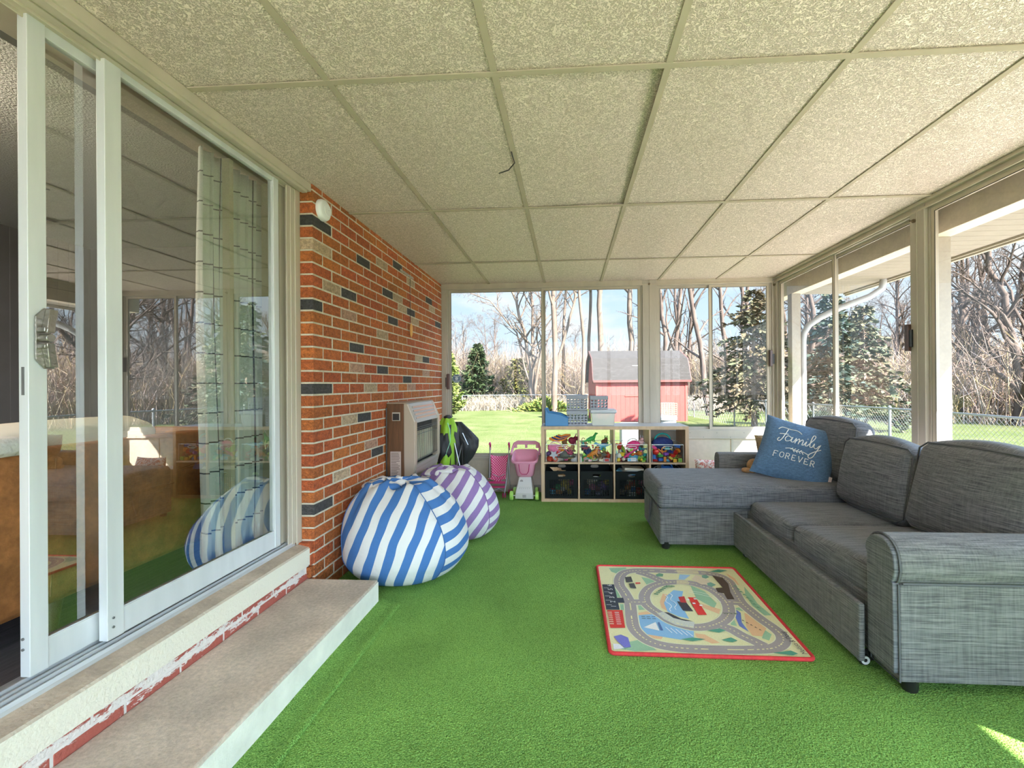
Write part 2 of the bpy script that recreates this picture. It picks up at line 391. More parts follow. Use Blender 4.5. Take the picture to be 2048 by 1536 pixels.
# ---- sliding door in the left wall
AL = mat('aluminium', (.70, .71, .72), rough=.5, metal=.25, var=.07, vscale=14, stretch=(1, 1, .15))
ALC = mat('cream_aluminium', (.50, .435, .35), rough=.5, var=.08, vscale=9, stretch=(1, 1, .2))
ALD = mat('aluminium_dark', (.20, .20, .20), rough=.45, metal=.4)
WHT = mat('white_trim', (.44, .39, .33), rough=.55, var=.07, vscale=8, stretch=(1, 1, .25), bump=.15, bscale=40)
DG = glassmat('door_glass', refl=.26, tint=(.92, .98, .92), wav=.012); CLR = clearmat('clear_side')
d = sgroup('door_1')
g = MB()
# head: stepped trim
g.box(-1.47, YN, 2.236, -1.405, YC, CE+.004); g.box(-1.445, YN, 2.222, -1.415, YC-.02, 2.238); g.box(-1.56, YN, 2.232, -1.47, YC, CE+.004)
g.box(-1.505, YN, 2.224, -1.50, YC-.06, 2.234); g.box(-1.54, YN, 2.22, -1.535, YC-.06, 2.234)
g.box(-1.72, YN, 2.26, -1.56, YC, 2.75)
# right jamb
g.box(-1.475, YC-.046, .315, -1.468, YC-.002, 2.236); g.box(-1.56, YC-.075, .325, -1.475, YC-.01, 2.236); g.box(-1.485, YC-.105, .335, -1.478, YC-.07, 2.236)
g.box(-1.515, YC-.12, .345, -1.508, YC-.07, 2.236); g.box(-1.545, YC-.12, .345, -1.538, YC-.07, 2.236)
g.build('head_and_jamb', ALC, d, bevel=.002)
g = MB()
g.prism([(-1.478, .312), (-1.478, .326), (-1.482, .336), (-1.486, .336), (-1.488, .322), (-1.497, .322), (-1.499, .342), (-1.503, .342), (-1.505, .322), (-1.514, .322), (-1.516, .345), (-1.521, .345), (-1.523, .324),
         (-1.535, .324), (-1.537, .350), (-1.542, .350), (-1.545, .330), (-1.60, .332), (-1.60, .312)], YN, YC-.05, 1)
g.build('track', mat('track_metal', (.56, .57, .58), rough=.4, metal=.35, var=.12, vscale=30, stretch=(1, .1, 1)), d, smooth=20)
def door_panel(x, y0, y1, z0, z1, wl_, wr, wb, wt, hollow):
    f = MB(); f.box(x-.030, y0, z0, x, y0+wl_, z1); f.box(x-.030, y1-wr, z0, x, y1, z1)
    f.box(x-.028, y0+wl_, z0, x-.004, y1-wr, z0+wb); f.box(x-.028, y0+wl_, z1-wt, x-.004, y1-wr, z1)
    f.box(x-.008, y0+wl_, z0+wb, x-.005, y0+wl_+.004, z1-wt); f.box(x-.008, y0+wl_, z0+wb, x-.005, y1-wr, z0+wb+.004)
    p = f.build('fixed_sash' if hollow else 'sliding_sash', AL if hollow else AL, d, bevel=.002)
    gg = MB(); gg.box(x-.019, y0+wl_-.01, z0+wb-.01, x-.015, y1-wr+.01, z1-wt+.01); gg.m = [1, 1, 1, 0, 1, 1]; gg.build('glass', [DG, CLR], p)
    return p
door_panel(-1.487, 1.354, 2.222, .352, 2.240, .054, .040, .085, .03, True)
sp_ = door_panel(-1.525, 1.175, 1.43, .352, 2.240, .046, .03, .085, .04, False)
# screws and a small dark metal plate on the sash edge
g = MB()
for z in (.42, .39): g.cyl((-1.487, 1.372, z), (-1.484, 1.372, z), .004, n=8)
for z in (.46, .43): g.cyl((-1.545, 1.176, z), (-1.545, 1.172, z), .004, n=8)
g.box(-1.545, 1.1735, 1.15, -1.537, 1.1755, 1.23)
g.build('screws', ALD, d)
# inner jamb seen through the glass
g = MB(); g.box(-1.60, 1.985, .35, -1.565, 2.01, 2.23); g.box(-1.60, 2.25, .35, -1.56, 2.30, 2.23); g.build('inner_stiles', mat('yellowed_frame', (.62, .56, .38), rough=.5), d)
# handle: bow-tie shaped cast pull on a chamfered plate
CH = mat('cast_metal', (.36, .34, .31), rough=.35, metal=.9, bump=.3, bscale=80)
h = MB(); hz, hy = 1.314, 1.200; X = -1.524
h.prism([(hy-.012, hz-.062), (hy-.012, hz+.062), (hy+.010, hz+.088), (hy+.036, hz+.088), (hy+.022, hz), (hy+.036, hz-.088), (hy+.010, hz-.088)], X, X+.006, 0)
hp = h.build('handle', CH, sp_, bevel=.0015)
h = MB()
for sg in (-1, 1):
    h.add([(X+.006, hy, hz+sg*.02), (X+.030, hy-.004, hz+sg*.015), (X+.030, hy+.016, hz+sg*.015), (X+.006, hy+.02, hz+sg*.02),
           (X+.006, hy+.012, hz+sg*.084), (X+.020, hy+.012, hz+sg*.084), (X+.020, hy+.034, hz+sg*.084), (X+.006, hy+.034, hz+sg*.084)],
          [(0, 1, 2, 3), (4, 7, 6, 5), (0, 4, 5, 1), (1, 5, 6, 2), (2, 6, 7, 3), (3, 7, 4, 0)])
h.cyl((X+.004, hy+.004, hz), (X+.034, hy+.004, hz), .012, n=14); h.box(X+.003, hy-.008, hz-.03, X+.028, hy+.02, hz-.018); h.box(X+.003, hy-.008, hz+.018, X+.028, hy+.02, hz+.03)
h.build('grip', CH, hp, smooth=30, bevel=.0015)

# ---- the room behind the door
DGY = mat('grey_panelling', (.22, .21, .21), rough=.6, var=.05); t, b = P(DGY)
co = N(t, 'ShaderNodeTexCoord'); wt = N(t, 'ShaderNodeTexWave', i_Scale=3.3, wave_type='BANDS', bands_direction='Y', wave_profile='SAW'); L(t, co.outputs['Object'], wt.inputs[0])
rp = N(t, 'ShaderNodeValToRGB'); rp.color_ramp.elements[0].position = 0; rp.color_ramp.elements[0].color = (0, 0, 0, 1); rp.color_ramp.elements[1].position = .04; L(t, wt.outputs[0], rp.inputs[0])
bp_ = N(t, 'ShaderNodeBump', i_Strength=.5, i_Distance=.01); L(t, rp.outputs[0], bp_.inputs['Height']); L(t, bp_.outputs[0], b.inputs['Normal'])
struct(MB().box(-5.2, -2.5, .2, -5.0, 4.6, 2.7).build('wall_interior_far', DGY))
struct(MB().box(-5.0, 4.4, .2, -1.72, 4.6, 2.7).build('wall_interior_back', DGY))
struct(MB().box(-5.0, -2.7, .2, -1.72, -2.5, 2.7).build('wall_interior_near', DGY))
WF = mat('dark_wood_floor', (.105, .095, .10), rough=.45, var=.35, vscale=5, stretch=(12, .8, 1), var2=.2, v2scale=30)
struct(MB().box(-5.2, -2.7, .15, -1.60, 4.6, .33).build('floor_interior', WF))
struct(MB().box(-5.2, -2.7, 2.62, -1.56, 4.6, 2.8).build('ceiling_interior', mat('popcorn', (.62, .62, .58), rough=.9, bump=1, bscale=90)))
struct(MB().box(XL-.33, YC+.008, .1, XL-.22, 4.5, 2.7).build('wall_interior_right', DGY))

# ---- back wall and right wall
KW = mat('kneewall', (.54, .46, .385), rough=.55, var=.1, vscale=3, var2=.05, v2scale=25)
g = MB(); g.box(XL, YB, 0, .93, YB+.06, .345); g.box(.80, YB, 0, XR+.08, YB+.06, .60)
wb = struct(g.build('wall_back', KW, bevel=.002))
g = MB()
g.box(XL, YB-.012, .345, .80, YB+.04, .375); g.box(XL, YB-.006, 0, 1.2, YB, .075); g.box(XL, YB-.008, .070, 1.2, YB, .078)
g.box(.80, YB-.012, .590, XR, YB+.04, .668); g.box(.80, YB-.018, .582, XR, YB, .592)
for x in (1.12, 1.72): g.box(x-.012, YB-.006, .0, x+.012, YB, .585)
g.build('sill_trim', WHT, wb, bevel=.002)
g = MB()
for i in range(9): x = 1.0+i*.14; g.cyl((x, YB-.013, .60 if i % 2 else .645), (x, YB-.0155, .60 if i % 2 else .645), .004, n=8)
g.build('rivets', ALD, wb)
g = MB(); g.box(XR, 2.86, 0, XR+.06, YB+.06, .40); g.box(XR, 1.08, 0, XR+.06, 2.9, .34)
g.box(XR, .876, 0, XR+.10, 1.36, CE+.04); g.box(XR, YN, 0, XR+.06, .876, .30)
wr = struct(g.build('wall_right', KW, bevel=.002))
# posts and heads
g = MB()
g.box(XL-.004, YB-.008, .345, XL+.052, YB+.05, CE+.004)
tr1 = struct(g.build('trim_1', WHT, bevel=.003))
g = MB(); g.box(.790, YB-.018, .345, .935, YB+.05, CE+.004); g.box(.862, YB-.022, .36, .866, YB-.016, CE)
struct(g.build('trim_2', WHT, bevel=.004))
g = MB(); g.box(2.135, YB-.015, .60, XR+.05, YB+.05, CE+.004); g.box(XR-.018, YB-.06, .40, XR+.05, YB+.03, CE+.004)
struct(g.build('trim_3', WHT, bevel=.004))
g = MB(); g.box(XR-.020, 2.870, .36, XR+.06, 2.985, CE+.004); g.box(XR-.024, 2.925, .36, XR-.018, 2.931, CE)
struct(g.build('trim_4', WHT, bevel=.004))
g = MB(); g.box(XL, YB-.014, 2.236, XR, YB+.05, CE+.01); g.box(XL, YB-.02, 2.225, XR, YB-.012, 2.24)
struct(g.build('trim_5', ALC, bevel=.002))
g = MB(); g.box(XR-.014, YN, 2.232, XR+.06, YB, CE+.01); g.box(XR-.035, YN, 2.258, XR-.014, YB, CE+.004); g.box(XR-.022, YN, 2.222, XR-.014, YB, 2.236)
struct(g.build('trim_6', ALC, bevel=.002))
g = MB()
for (x, y, z, ax) in ((.86, YB-.02, 2.235, 1), (2.155, YB-.02, 2.20, 1), (XR-.02, 2.945, 2.175, 0)):
    if ax: g.cyl((x, y, z), (x, y-.012, z), .012, n=6); g.cyl((x, y-.012, z), (x, y-.03, z), .005, n=8)
    else: g.cyl((x, y, z), (x-.012, y, z), .012, n=6); g.cyl((x-.012, y, z), (x-.03, y, z), .005, n=8)
g.build('bolts', mat('rusty_bolt', (.22, .16, .11), rough=.6, metal=.7, var=.2), bpy.data.objects['trim_5'])
WG = glassmat('window_glass', refl=.0, tint=(.97, .98, .97), base=(.9, .9, .86), basefac=.012)
WG2 = glassmat('side_window_glass', refl=.05, tint=(.96, .97, .96), base=(.9, .9, .86), basefac=.012)
GSK = mat('gasket', (.035, .03, .025), rough=.6)
BLK = mat('black_plastic', (.018, .016, .017), rough=.35); BRN = mat('brown_latch', (.075, .035, .03), rough=.35)
def window(name, ax, pos, a0, a1, b0, b1, mid, latch=None, outer=.018):
    # two sashes that pass each other: the right one nearer the room
    w_ = sgroup(name)
    g = MB(); rect_frame(g, ax, pos, a0, b0, a1, b1, outer, .05 if ax == 1 else .05); g.build('window_frame', WHT, w_, bevel=.002)
    for k, (s0, s1, dep) in enumerate(((a0+outer, mid+.022, .026), (mid-.022, a1-outer, .004))):
        g = MB(); rect_frame(g, ax, pos+dep, s0, b0+outer-.004, s1, b1-outer+.004, .030, .018)
        sa = g.build('sash', ALC if k else WHT, w_, bevel=.0015)
        g = MB()
        if ax == 1: g.box(s0+.025, pos+dep+.007, b0+outer+.02, s1-.025, pos+dep+.010, b1-outer-.02); g.m = [1, 1, 0, 1, 1, 1]
        else: g.box(pos+dep+.007, s0+.025, b0+outer+.02, pos+dep+.010, s1-.025, b1-outer-.02); g.m = [1, 1, 1, 1, 1, 0]
        g.build('glass', [WG if ax == 1 else WG2, CLR], sa)
        g = MB(); rect_frame(g, ax, pos+dep-.0008, s0+.0285, b0+outer+.0245, s1-.0285, b1-outer-.0245, .0035, .003); rect_frame(g, ax, pos+dep-.0006, s0-.001, b0+outer-.005, s1+.001, b1-outer+.005, .002, .003); g.build('gasket', GSK, sa)
    if latch:
        a, z, sg = latch; g = MB()
        if ax == 1: g.box(a-.016, pos-.038, z-.085, a+.010, pos+.006, z+.085); g.box(a-.020, pos-.042, z-.08, a-.012, pos-.034, z+.08)
        else: g.box(pos-.042, a-.016, z-.085, pos+.006, a+.016, z+.085)
        la = g.build('latch', BRN, w_, bevel=.004)
        g = MB()
        if ax == 1: g.box(a+sg*.010, pos-.030, z-.06, a+sg*.032, pos-.008, z+.045)
        else: g.box(pos-.036, a-sg*.034, z-.06, pos-.020, a-sg*.014, z+.05)
        g.build('latch_lever', BLK, la, bevel=.003)
    return w_
window('window_1', 1, YB, XL+.052, .790, .372, 2.236, -.275, (-1.321, 1.21, -1))
window('window_2', 1, YB, .935, 2.135, .666, 2.236, 1.513, (2.120, 1.43, 1))
window('window_3', 0, XR, 2.985, YB-.06, .40, 2.236, 3.86, (2.995, 1.45, 1))
window('window_4', 0, XR, 1.36, 2.870, .40, 2.236, 2.12)
window('window_5', 0, XR, -.85, .876, .30, 2.236, .0)
window('window_6', 0, XR, YN, -.95, .30, 2.236, -1.5)
struct(MB().box(XR, -.95, 0, XR+.06, -.85, CE).build('trim_7', WHT))
# rear of the porch, behind the camera: open screened bays
g = MB()
for x in (-1.45, -.2, 1.0, XR-.04): g.box(x, YN-.06, 0, x+.08, YN, CE)
g.box(-1.45, YN-.06, 0, XR, YN, .25)
struct(g.build('wall_near', WHT))

# ---- outside the right wall: header beam, soffit, fascia, posts, downspout
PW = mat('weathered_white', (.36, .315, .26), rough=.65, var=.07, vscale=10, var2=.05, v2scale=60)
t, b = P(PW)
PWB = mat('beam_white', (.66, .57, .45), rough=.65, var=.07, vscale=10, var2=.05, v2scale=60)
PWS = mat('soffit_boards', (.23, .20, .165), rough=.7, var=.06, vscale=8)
g = MB(); g.box(2.30, YN-.3, 2.09, 2.42, YB+.35, CE+.05); struct(g.build('trim_8', PWB, bevel=.003))
g = MB(); y = YN-.3
while y < YB+.3: g.box(2.42, y, 2.168, 3.10, y+.102, 2.185); y += .105
sf = struct(g.build('soffit', PWS, bevel=.003))
g = MB(); g.box(3.085, YN-.3, 2.135, 3.115, YB+.35, 2.36); g.box(3.07, YN-.3, 2.150, 3.086, YB+.35, 2.168); g.build('fascia', PW, sf, bevel=.003)
g = MB(); g.box(2.31, 3.0, G0, 2.42, 3.11, 2.09); struct(g.build('trim_9', PW, bevel=.004))
g = MB(); g.box(2.295, 4.78, G0, 2.385, 4.87, 2.09); struct(g.build('trim_10', PW, bevel=.004))
g = MB(); g.box(2.31, .9, G0, 2.42, 1.01, 2.09); struct(g.build('trim_11', PW, bevel=.004))
g = MB(); pts = [(2.415, 4.80, -.45), (2.415, 4.80, 1.60), (2.42, 4.79, 1.68), (2.46, 4.77, 1.76), (2.55, 4.74, 1.83), (2.72, 4.68, 1.92), (2.95, 4.60, 2.01), (3.04, 4.56, 2.08), (3.06, 4.56, 2.2)]
g.tube(pts, .032, 8); tag(g.build('downspout', mat('downspout_white', (.42, .42, .43), rough=.4), smooth=50), 'white curved rainwater downspout running down beside the outside porch post', 'downspout')
# ================================================================ sofa
def slub(name, lo, hi, dirx=True, scale=1., warm=0.):
    m = bpy.data.materials.new(name); m.use_nodes = True; t, b = P(m); b.inputs['Roughness'].default_value = .9; b.inputs['Specular IOR Level'].default_value = .2
    b.inputs['Sheen Weight'].default_value = .15
    co = N(t, 'ShaderNodeTexCoord'); outs = []
    ge = N(t, 'ShaderNodeNewGeometry'); tv = N(t, 'ShaderNodeVectorTransform', vector_type='NORMAL', convert_from='WORLD', convert_to='OBJECT')
    L(t, ge.outputs['Normal'], tv.inputs[0]); sp = N(t, 'ShaderNodeSeparateXYZ'); L(t, tv.outputs[0], sp.inputs[0])
    ab = N(t, 'ShaderNodeMath', operation='ABSOLUTE'); L(t, sp.outputs[2], ab.inputs[0])
    gt = N(t, 'ShaderNodeMath', operation='GREATER_THAN'); gt.inputs[1].default_value = .72; L(t, ab.outputs[0], gt.inputs[0])
    for st in ((6, 6, 190), (6, 190, 6) if dirx else (190, 6, 6), (90, 90, 5), (60, 60, 60)):
        mp = N(t, 'ShaderNodeMapping'); mp.inputs['Scale'].default_value = [q*scale for q in st]; L(t, co.outputs['Object'], mp.inputs[0])
        n = N(t, 'ShaderNodeTexNoise', i_Scale=1., i_Detail=3., i_Roughness=.6); L(t, mp.outputs[0], n.inputs[0]); outs.append(n.outputs[0])
    mx = N(t, 'ShaderNodeMix', data_type='FLOAT'); L(t, gt.outputs[0], mx.inputs[0]); L(t, outs[0], mx.inputs[2]); L(t, outs[1], mx.inputs[3])
    a1 = N(t, 'ShaderNodeMath', operation='MULTIPLY_ADD'); a1.inputs[1].default_value = .35; L(t, outs[2], a1.inputs[0]); L(t, mx.outputs[0], a1.inputs[2])
    rp = N(t, 'ShaderNodeValToRGB'); e = rp.color_ramp.elements; e[0].position = .50; e[0].color = (*lo, 1); e[1].position = .88; e[1].color = (*hi, 1)
    L(t, a1.outputs[0], rp.inputs[0]); L(t, rp.outputs[0], b.inputs['Base Color'])
    bp = N(t, 'ShaderNodeBump', i_Strength=.35, i_Distance=.003); L(t, a1.outputs[0], bp.inputs['Height']); L(t, bp.outputs[0], b.inputs['Normal'])
    _mats[name] = m; return m
SL = slub('grey_slub_linen', (.072, .078, .092), (.25, .25, .27), scale=1.5)
SLB = slub('grey_slub_linen_base', (.080, .080, .084), (.25, .245, .24), scale=1.5)
PIP = mat('grey_piping', (.11, .11, .12), rough=.9)
SX, SY = 1.16, 1.76
s = thing('sectional_sofa', 'dark grey slubbed linen sectional sofa with a chaise and pull-out drawer', 'sofa', (1.5, 2.6, 0))
def pipe_rect(name, pts, r, par): return MB().tube(pts, r, 6, closed=True).build(name, PIP, par, smooth=60)
# base carcass
MB().rbox((1.66, 2.58, .165), (.42, .68, .115), r=.01).build('base', SLB, s, smooth=40)
# chaise base + back carcass
MB().rbox((1.36, 3.56, .155), (.725, .335, .125), r=.015, n=5).build('chaise_base', SLB, s, smooth=40)
cb = MB().rbox((1.315, 3.55, .368), (.69, .345, .088), r=.045, puff=.008, n=10).build('chaise_cushion', SL, s, smooth=50)
MB().tube([(.625, 3.903, .29), (.622, 3.20, .29), (2.0, 3.20, .29)], .005, 6).build('piping', PIP, cb, smooth=60)
g = MB(); g.add([(.626, 3.50, .285), (.626, 3.56, .285), (.622, 3.55, .16), (.614, 3.53, .10), (.620, 3.50, .17)], [(0, 1, 2, 3, 4)]); g.tube([(.628, 3.50, .285), (.610, 3.515, .15), (.612, 3.53, .10), (.618, 3.545, .16), (.628, 3.56, .285)], .006, 6)
g.build('pull_strap', PIP, s, smooth=50)
# seat cushions, each slightly tipped
def seat(x0, x1, y0, y1, zf0, zf1, th):
    def sag(p, q): return p
    zc = (zf0+zf1)/2; sl = (zf1-zf0)/(y1-y0)
    M = Matrix(((1, 0, 0), (0, 1, 0), (0, sl, 1)))
    o = MB().rbox(((x0+x1)/2, (y0+y1)/2, zc-th/2), ((x1-x0)/2, (y1-y0)/2, th/2), r=.042, puff=.012, n=10, M=M).build('seat_cushion', SL, s, smooth=50)
    z_ = lambda y, dz: zc+sl*(y-(y0+y1)/2)+dz
    pts = [(x1, y0+.004, z_(y0, -.02)), (x0+.03, y0+.004, z_(y0, -.02)), (x0+.006, y0+.03, z_(y0, -.025)), (x0+.004, y1-.03, z_(y1, -.025)), (x0+.03, y1-.004, z_(y1, -.02)), (x1, y1-.004, z_(y1, -.02))]
    MB().tube(pts, .0042, 6).build('piping', PIP, o, smooth=60); return o
seat(1.245, 1.98, 1.94, 2.615, .425, .375, .155)
seat(1.245, 1.98, 2.63, 3.205, .372, .352, .155)
# drawer front with casters
dr = MB().rbox((1.170, 2.575, .150), (.012, .668, .118), r=.008, n=6, M=Matrix(((1, -.022, 0), (.0, 1, 0), (0, 0, 1)))).build('drawer_front', SLB, s, smooth=40)
MB().rbox((1.29, 2.58, .15), (.09, .60, .09), r=.01, n=4).build('drawer_box', SLB, dr, smooth=40)
g = MB()
for y, x in ((1.945, 1.19), (3.10, 1.16)):
    ca = MB().lathe([(.0, -.011), (.020, -.011), (.024, -.006), (.024, .006), (.020, .011), (0, .011)], (x+.022, y+.0, .024), 18, ax=1).build('caster', BLK, dr, smooth=40)
    tag(MB().lathe([(.008, -.014), (.017, -.0135), (.017, -.0125), (.008, -.012)], (x+.022, y, .024), 18, ax=1).build('caster_ring', mat('white_plastic', (.75, .75, .75), rough=.35), dr, smooth=40), 'white ring on the caster')
MB().box(1.188, 1.94, .02, 1.25, 1.955, .06).build('caster_bracket', BLK, dr)
# arms: block with a rolled top
def arm(y0, y1, x0, x1, out, ztop, name='arm', r=.080):
    g = MB(); yc = (y0+y1)/2; prof = [(y0, .045), (y1, .045)]
    if out < 0:
        prof += [(y1+.004, ztop-.10)]+[(yc+.006+(r+.008)*cos(a), ztop-r*1.02+r*sin(a)) for a in [i*pi/10 for i in range(0, 11)]]
        prof += [(yc-.002-(r+.008)*cos(.25), ztop-r*1.02-.035), (yc-(r)*.95, ztop-r*1.02-.075), (yc-r*.80, ztop-r*1.02-.088), (y0+.004, ztop-r*1.02-.088)]
    else:
        prof = [(y0, .045), (y1, .045), (y1, ztop-.05), (y1-.02, ztop-.012), (y1-.05, ztop), (y0+.05, ztop), (y0+.02, ztop-.012), (y0, ztop-.05)]
    g.prism(prof, x0, x1, 0); o = g.build(name, SLB, s, smooth=40, bevel=.006)
    return o, prof
a1, prof = arm(1.765, 1.925, 1.235, 2.10, -1, .578)
g = MB()
def scale_prof(pr, k):
    cy_ = sum(p[0] for p in pr)/len(pr); cz_ = sum(p[1] for p in pr)/len(pr); return [(cy_+(p[0]-cy_)*k, cz_+(p[1]-cz_)*k) for p in pr]
g.prism(scale_prof(prof, .93), 1.212, 1.236, 0); g.build('arm_front_panel', SL, a1, smooth=40, bevel=.008)
g = MB(); g.tube([(1.230, p[0], p[1]) for p in prof], .0035, 6, closed=True); g.tube([(1.24, 1.7625, .415), (2.10, 1.7625, .415)], .004, 6)
g.build('piping', PIP, a1, smooth=60)
arm(3.905, 4.04, 1.27, 2.10, 1, .575)
# back frame
MB().rbox((2.075, 2.80, .36), (.075, 1.10, .30), r=.04, n=6).build('back_frame', SLB, s, smooth=40)
# back cushions
def tilt(ax, a): return Matrix.Rotation(a, 3, ax)
def bcush(c, h, tx, tz, puff=.03, r=.05, name='back_cushion'):
    M = Matrix.Rotation(tz, 3, 'Z') @ Matrix.Rotation(tx, 3, 'Y')
    def sag(p, q): p.z -= .018*(1-q[1]**2)*(q[2] > 0)*q[2]*-1*.6; p.y += .012*q[2]*q[1]*-1; return p
    o = MB().rbox(c, h, r=r, puff=puff, n=12, M=M, sag=sag).build(name, SL, s, smooth=60)
    pts = []
    for sx in (-1,):
        for (py, pz) in [(-1, -1), (-1, 1), (1, 1), (1, -1)]:
            for k in range(6):
                nxt = {(-1, -1): (-1, 1), (-1, 1): (1, 1), (1, 1): (1, -1), (1, -1): (-1, -1)}[(py, pz)]; f = .07+.86*k/5
                y = py+(nxt[0]-py)*f; z = pz+(nxt[1]-pz)*f
                pts.append(tuple(Vector(c)+M @ Vector((sx*(h[0]-.018), y*(h[1]-.003), z*(h[2]-.003)+.010*(1-y*y)*(z > .9)))))
    MB().tube(pts, .0045, 6, closed=True).build('piping', PIP, o, smooth=60); return o
bcush((1.925, 2.215, .615), (.095, .33, .225), .20, .02, puff=.045)
bcush((1.905, 2.86, .585), (.090, .315, .205), .16, -.02, puff=.045)
bcush((2.02, 3.56, .66), (.085, .33, .215), .14, .0, puff=.03)
for x, y in ((1.285, 1.795), (2.03, 1.80), (.68, 3.25), (.68, 3.85), (2.03, 3.98)):
    MB().lathe([(.024, 0), (.027, .005), (.030, .05)], (x, y, 0), 16, cap=True).build('foot', BLK, s, smooth=40)

# ---- cushions lying on the chaise
DN = mat('denim_blue', (.085, .17, .30), rough=.9, var=.22, vscale=45, stretch=(1, 1, 3), var2=.25, v2scale=170, bump=.4, bscale=170, sheen=.2)
pc = Vector((1.735, 3.46, .655)); pM = Matrix.Rotation(-.40, 3, 'Z') @ Matrix.Rotation(radians(18), 3, 'Y') @ Matrix.Rotation(-.42, 3, 'X')
# pillow axes: local x = thickness, local y = width, local z = height
def pillow_mesh(c, M, hw, hh, th, n=22, pinch=.06, mb=None):
    g = mb or MB(); o = len(g.v)
    for sd_ in (-1, 1):
        for i in range(n+1):
            for j in range(n+1):
                u = -1+2*i/n; v = -1+2*j/n
                k = (max(0, 1-u*u)**.45)*(max(0, 1-v*v)**.45)
                uu = u*(1-pinch*(1-v*v)); vv = v*(1-pinch*(1-u*u)); wr_ = .006*sin(9*u+4*v)*(1-abs(u)**3)*max(0, abs(v)-.3)
                p = Vector((sd_*th*k+wr_*(k > .05), uu*hw, vv*hh)); g.v.append(tuple(c+M @ p))
    for sd_ in (0, 1):
        q = o+sd_*(n+1)**2
        for i in range(n):
            for j in range(n):
                f = [q+i*(n+1)+j, q+(i+1)*(n+1)+j, q+(i+1)*(n+1)+j+1, q+i*(n+1)+j+1]; g.face(f if sd_ else f[::-1])
    return g
# front of the pillow looks towards -Y/-X: build with thickness along the view-facing axis
A_ = Vector((.47, -.24, -.14)).normalized()      # width direction (slopes down to the right)
B_ = Vector((.25, .24, .46)); B_ = (B_-A_*B_.dot(A_)).normalized(); nrm_ = A_.cross(B_)
if nrm_.y > 0: nrm_ = -nrm_
if B_.z < 0: B_ = -B_
pM = Matrix(((nrm_.x, A_.x, B_.x), (nrm_.y, A_.y, B_.y), (nrm_.z, A_.z, B_.z))); pc = Vector((1.712, 3.52, .640))
HW, HH, TH = .262, .262, .075
fp = tag(pillow_mesh(pc, pM, HW, HH, TH).build('throw_pillow', DN, smooth=60, weld=True), 'blue denim throw pillow with white Family Forever lettering on the grey chaise', 'pillow')
def on_pillow(u, v, lift=.003):
    k = (max(0, 1-u*u)**.45)*(max(0, 1-v*v)**.45); uu = u*(1-.06*(1-v*v)); vv = v*(1-.06*(1-u*u))
    return pc+pM @ Vector((TH*k+.006*sin(9*u+4*v)*(1-abs(u)**3)*max(0, abs(v)-.3)+lift, uu*HW, vv*HH))
def strokes(lst, r, sub=3):
    g = MB()
    for st in lst:
        # Catmull-Rom smoothing
        pts = []
        P_ = [st[0]]+list(st)+[st[-1]]
        if len(st) == 2: pts = list(st)
        else:
            for i in range(1, len(P_)-2):
                for k in range(sub):
                    q = k/sub; a, b, c, d_ = P_[i-1], P_[i], P_[i+1], P_[i+2]
                    pts.append(tuple(.5*((2*b[e])+(-a[e]+c[e])*q+(2*a[e]-5*b[e]+4*c[e]-d_[e])*q*q+(-a[e]+3*b[e]-3*c[e]+d_[e])*q**3) for e in (0, 1)))
            pts.append(st[-1])
        g.tube([on_pillow(x, y) for x, y in pts], r, 5)
    return g
EMB = mat('white_embroidery', (.85, .84, .80), rough=.7)
fam = [[(-.62, .52), (-.52, .62), (-.30, .60), (-.10, .60), (.02, .52)], [(-.36, .58), (-.40, .40), (-.46, .20), (-.52, .10), (-.58, .14), (-.54, .22)], [(-.56, .36), (-.45, .38), (-.32, .40)],
       [(-.22, .30), (-.32, .34), (-.38, .24), (-.34, .15), (-.24, .20), (-.19, .33), (-.21, .17), (-.14, .17)],
       [(-.14, .17), (-.09, .33), (-.10, .14)], [(-.10, .2), (-.02, .33), (.0, .27), (-.01, .14)], [(-.01, .2), (.07, .33), (.10, .27), (.09, .15), (.14, .17)],
       [(.14, .17), (.19, .31), (.18, .16), (.23, .17)], [(.20, .40), (.205, .42)],
       [(.23, .17), (.36, .45), (.38, .58), (.32, .58), (.29, .36), (.30, .17), (.36, .17)],
       [(.36, .17), (.40, .32), (.40, .2), (.47, .17), (.53, .30)], [(.56, .33), (.50, .1), (.44, -.12), (.36, -.20), (.32, -.12), (.42, .02), (.60, .18)]]
orn = [[(-.30, -.10), (-.16, -.06), (0, -.11), (.16, -.07), (.34, -.12)]]+[[(x, -.09), (x+.05, -.03)] for x in (-.16, -.08, 0, .08)]+[[(x, -.09), (x+.05, -.15)] for x in (-.10, -.02, .06, .14)]
def serif(ch, x, y, w_, h_):
    a = lambda u, v: (x+u*w_, y+v*h_)
    D = {'F': [[a(0, 0), a(0, 1)], [a(0, 1), a(.9, 1)], [a(0, .52), a(.7, .52)], [a(-.15, 0), a(.2, 0)], [a(.9, 1), a(.9, .85)]],
         'O': [[a(.5, 0), a(.05, .2), a(.0, .5), a(.1, .85), a(.5, 1), a(.9, .85), a(1, .5), a(.9, .15), a(.5, 0)]],
         'R': [[a(0, 0), a(0, 1)], [a(0, 1), a(.6, 1), a(.85, .78), a(.6, .5), a(0, .5)], [a(.4, .5), a(.95, 0)], [a(-.15, 0), a(.2, 0)]],
         'E': [[a(0, 0), a(0, 1)], [a(0, 1), a(.85, 1)], [a(0, .5), a(.65, .5)], [a(0, 0), a(.9, 0)], [a(.9, 0), a(.9, .15)]],
         'V': [[a(-.05, 1), a(.45, 0)], [a(.45, 0), a(.95, 1)], [a(-.15, 1), a(.1, 1)], [a(.8, 1), a(1.05, 1)]]}
    return D[ch]
fo = []
for i, ch in enumerate('FOREVER'): fo += serif(ch, -.56+i*.165, -.42, .105, .17)
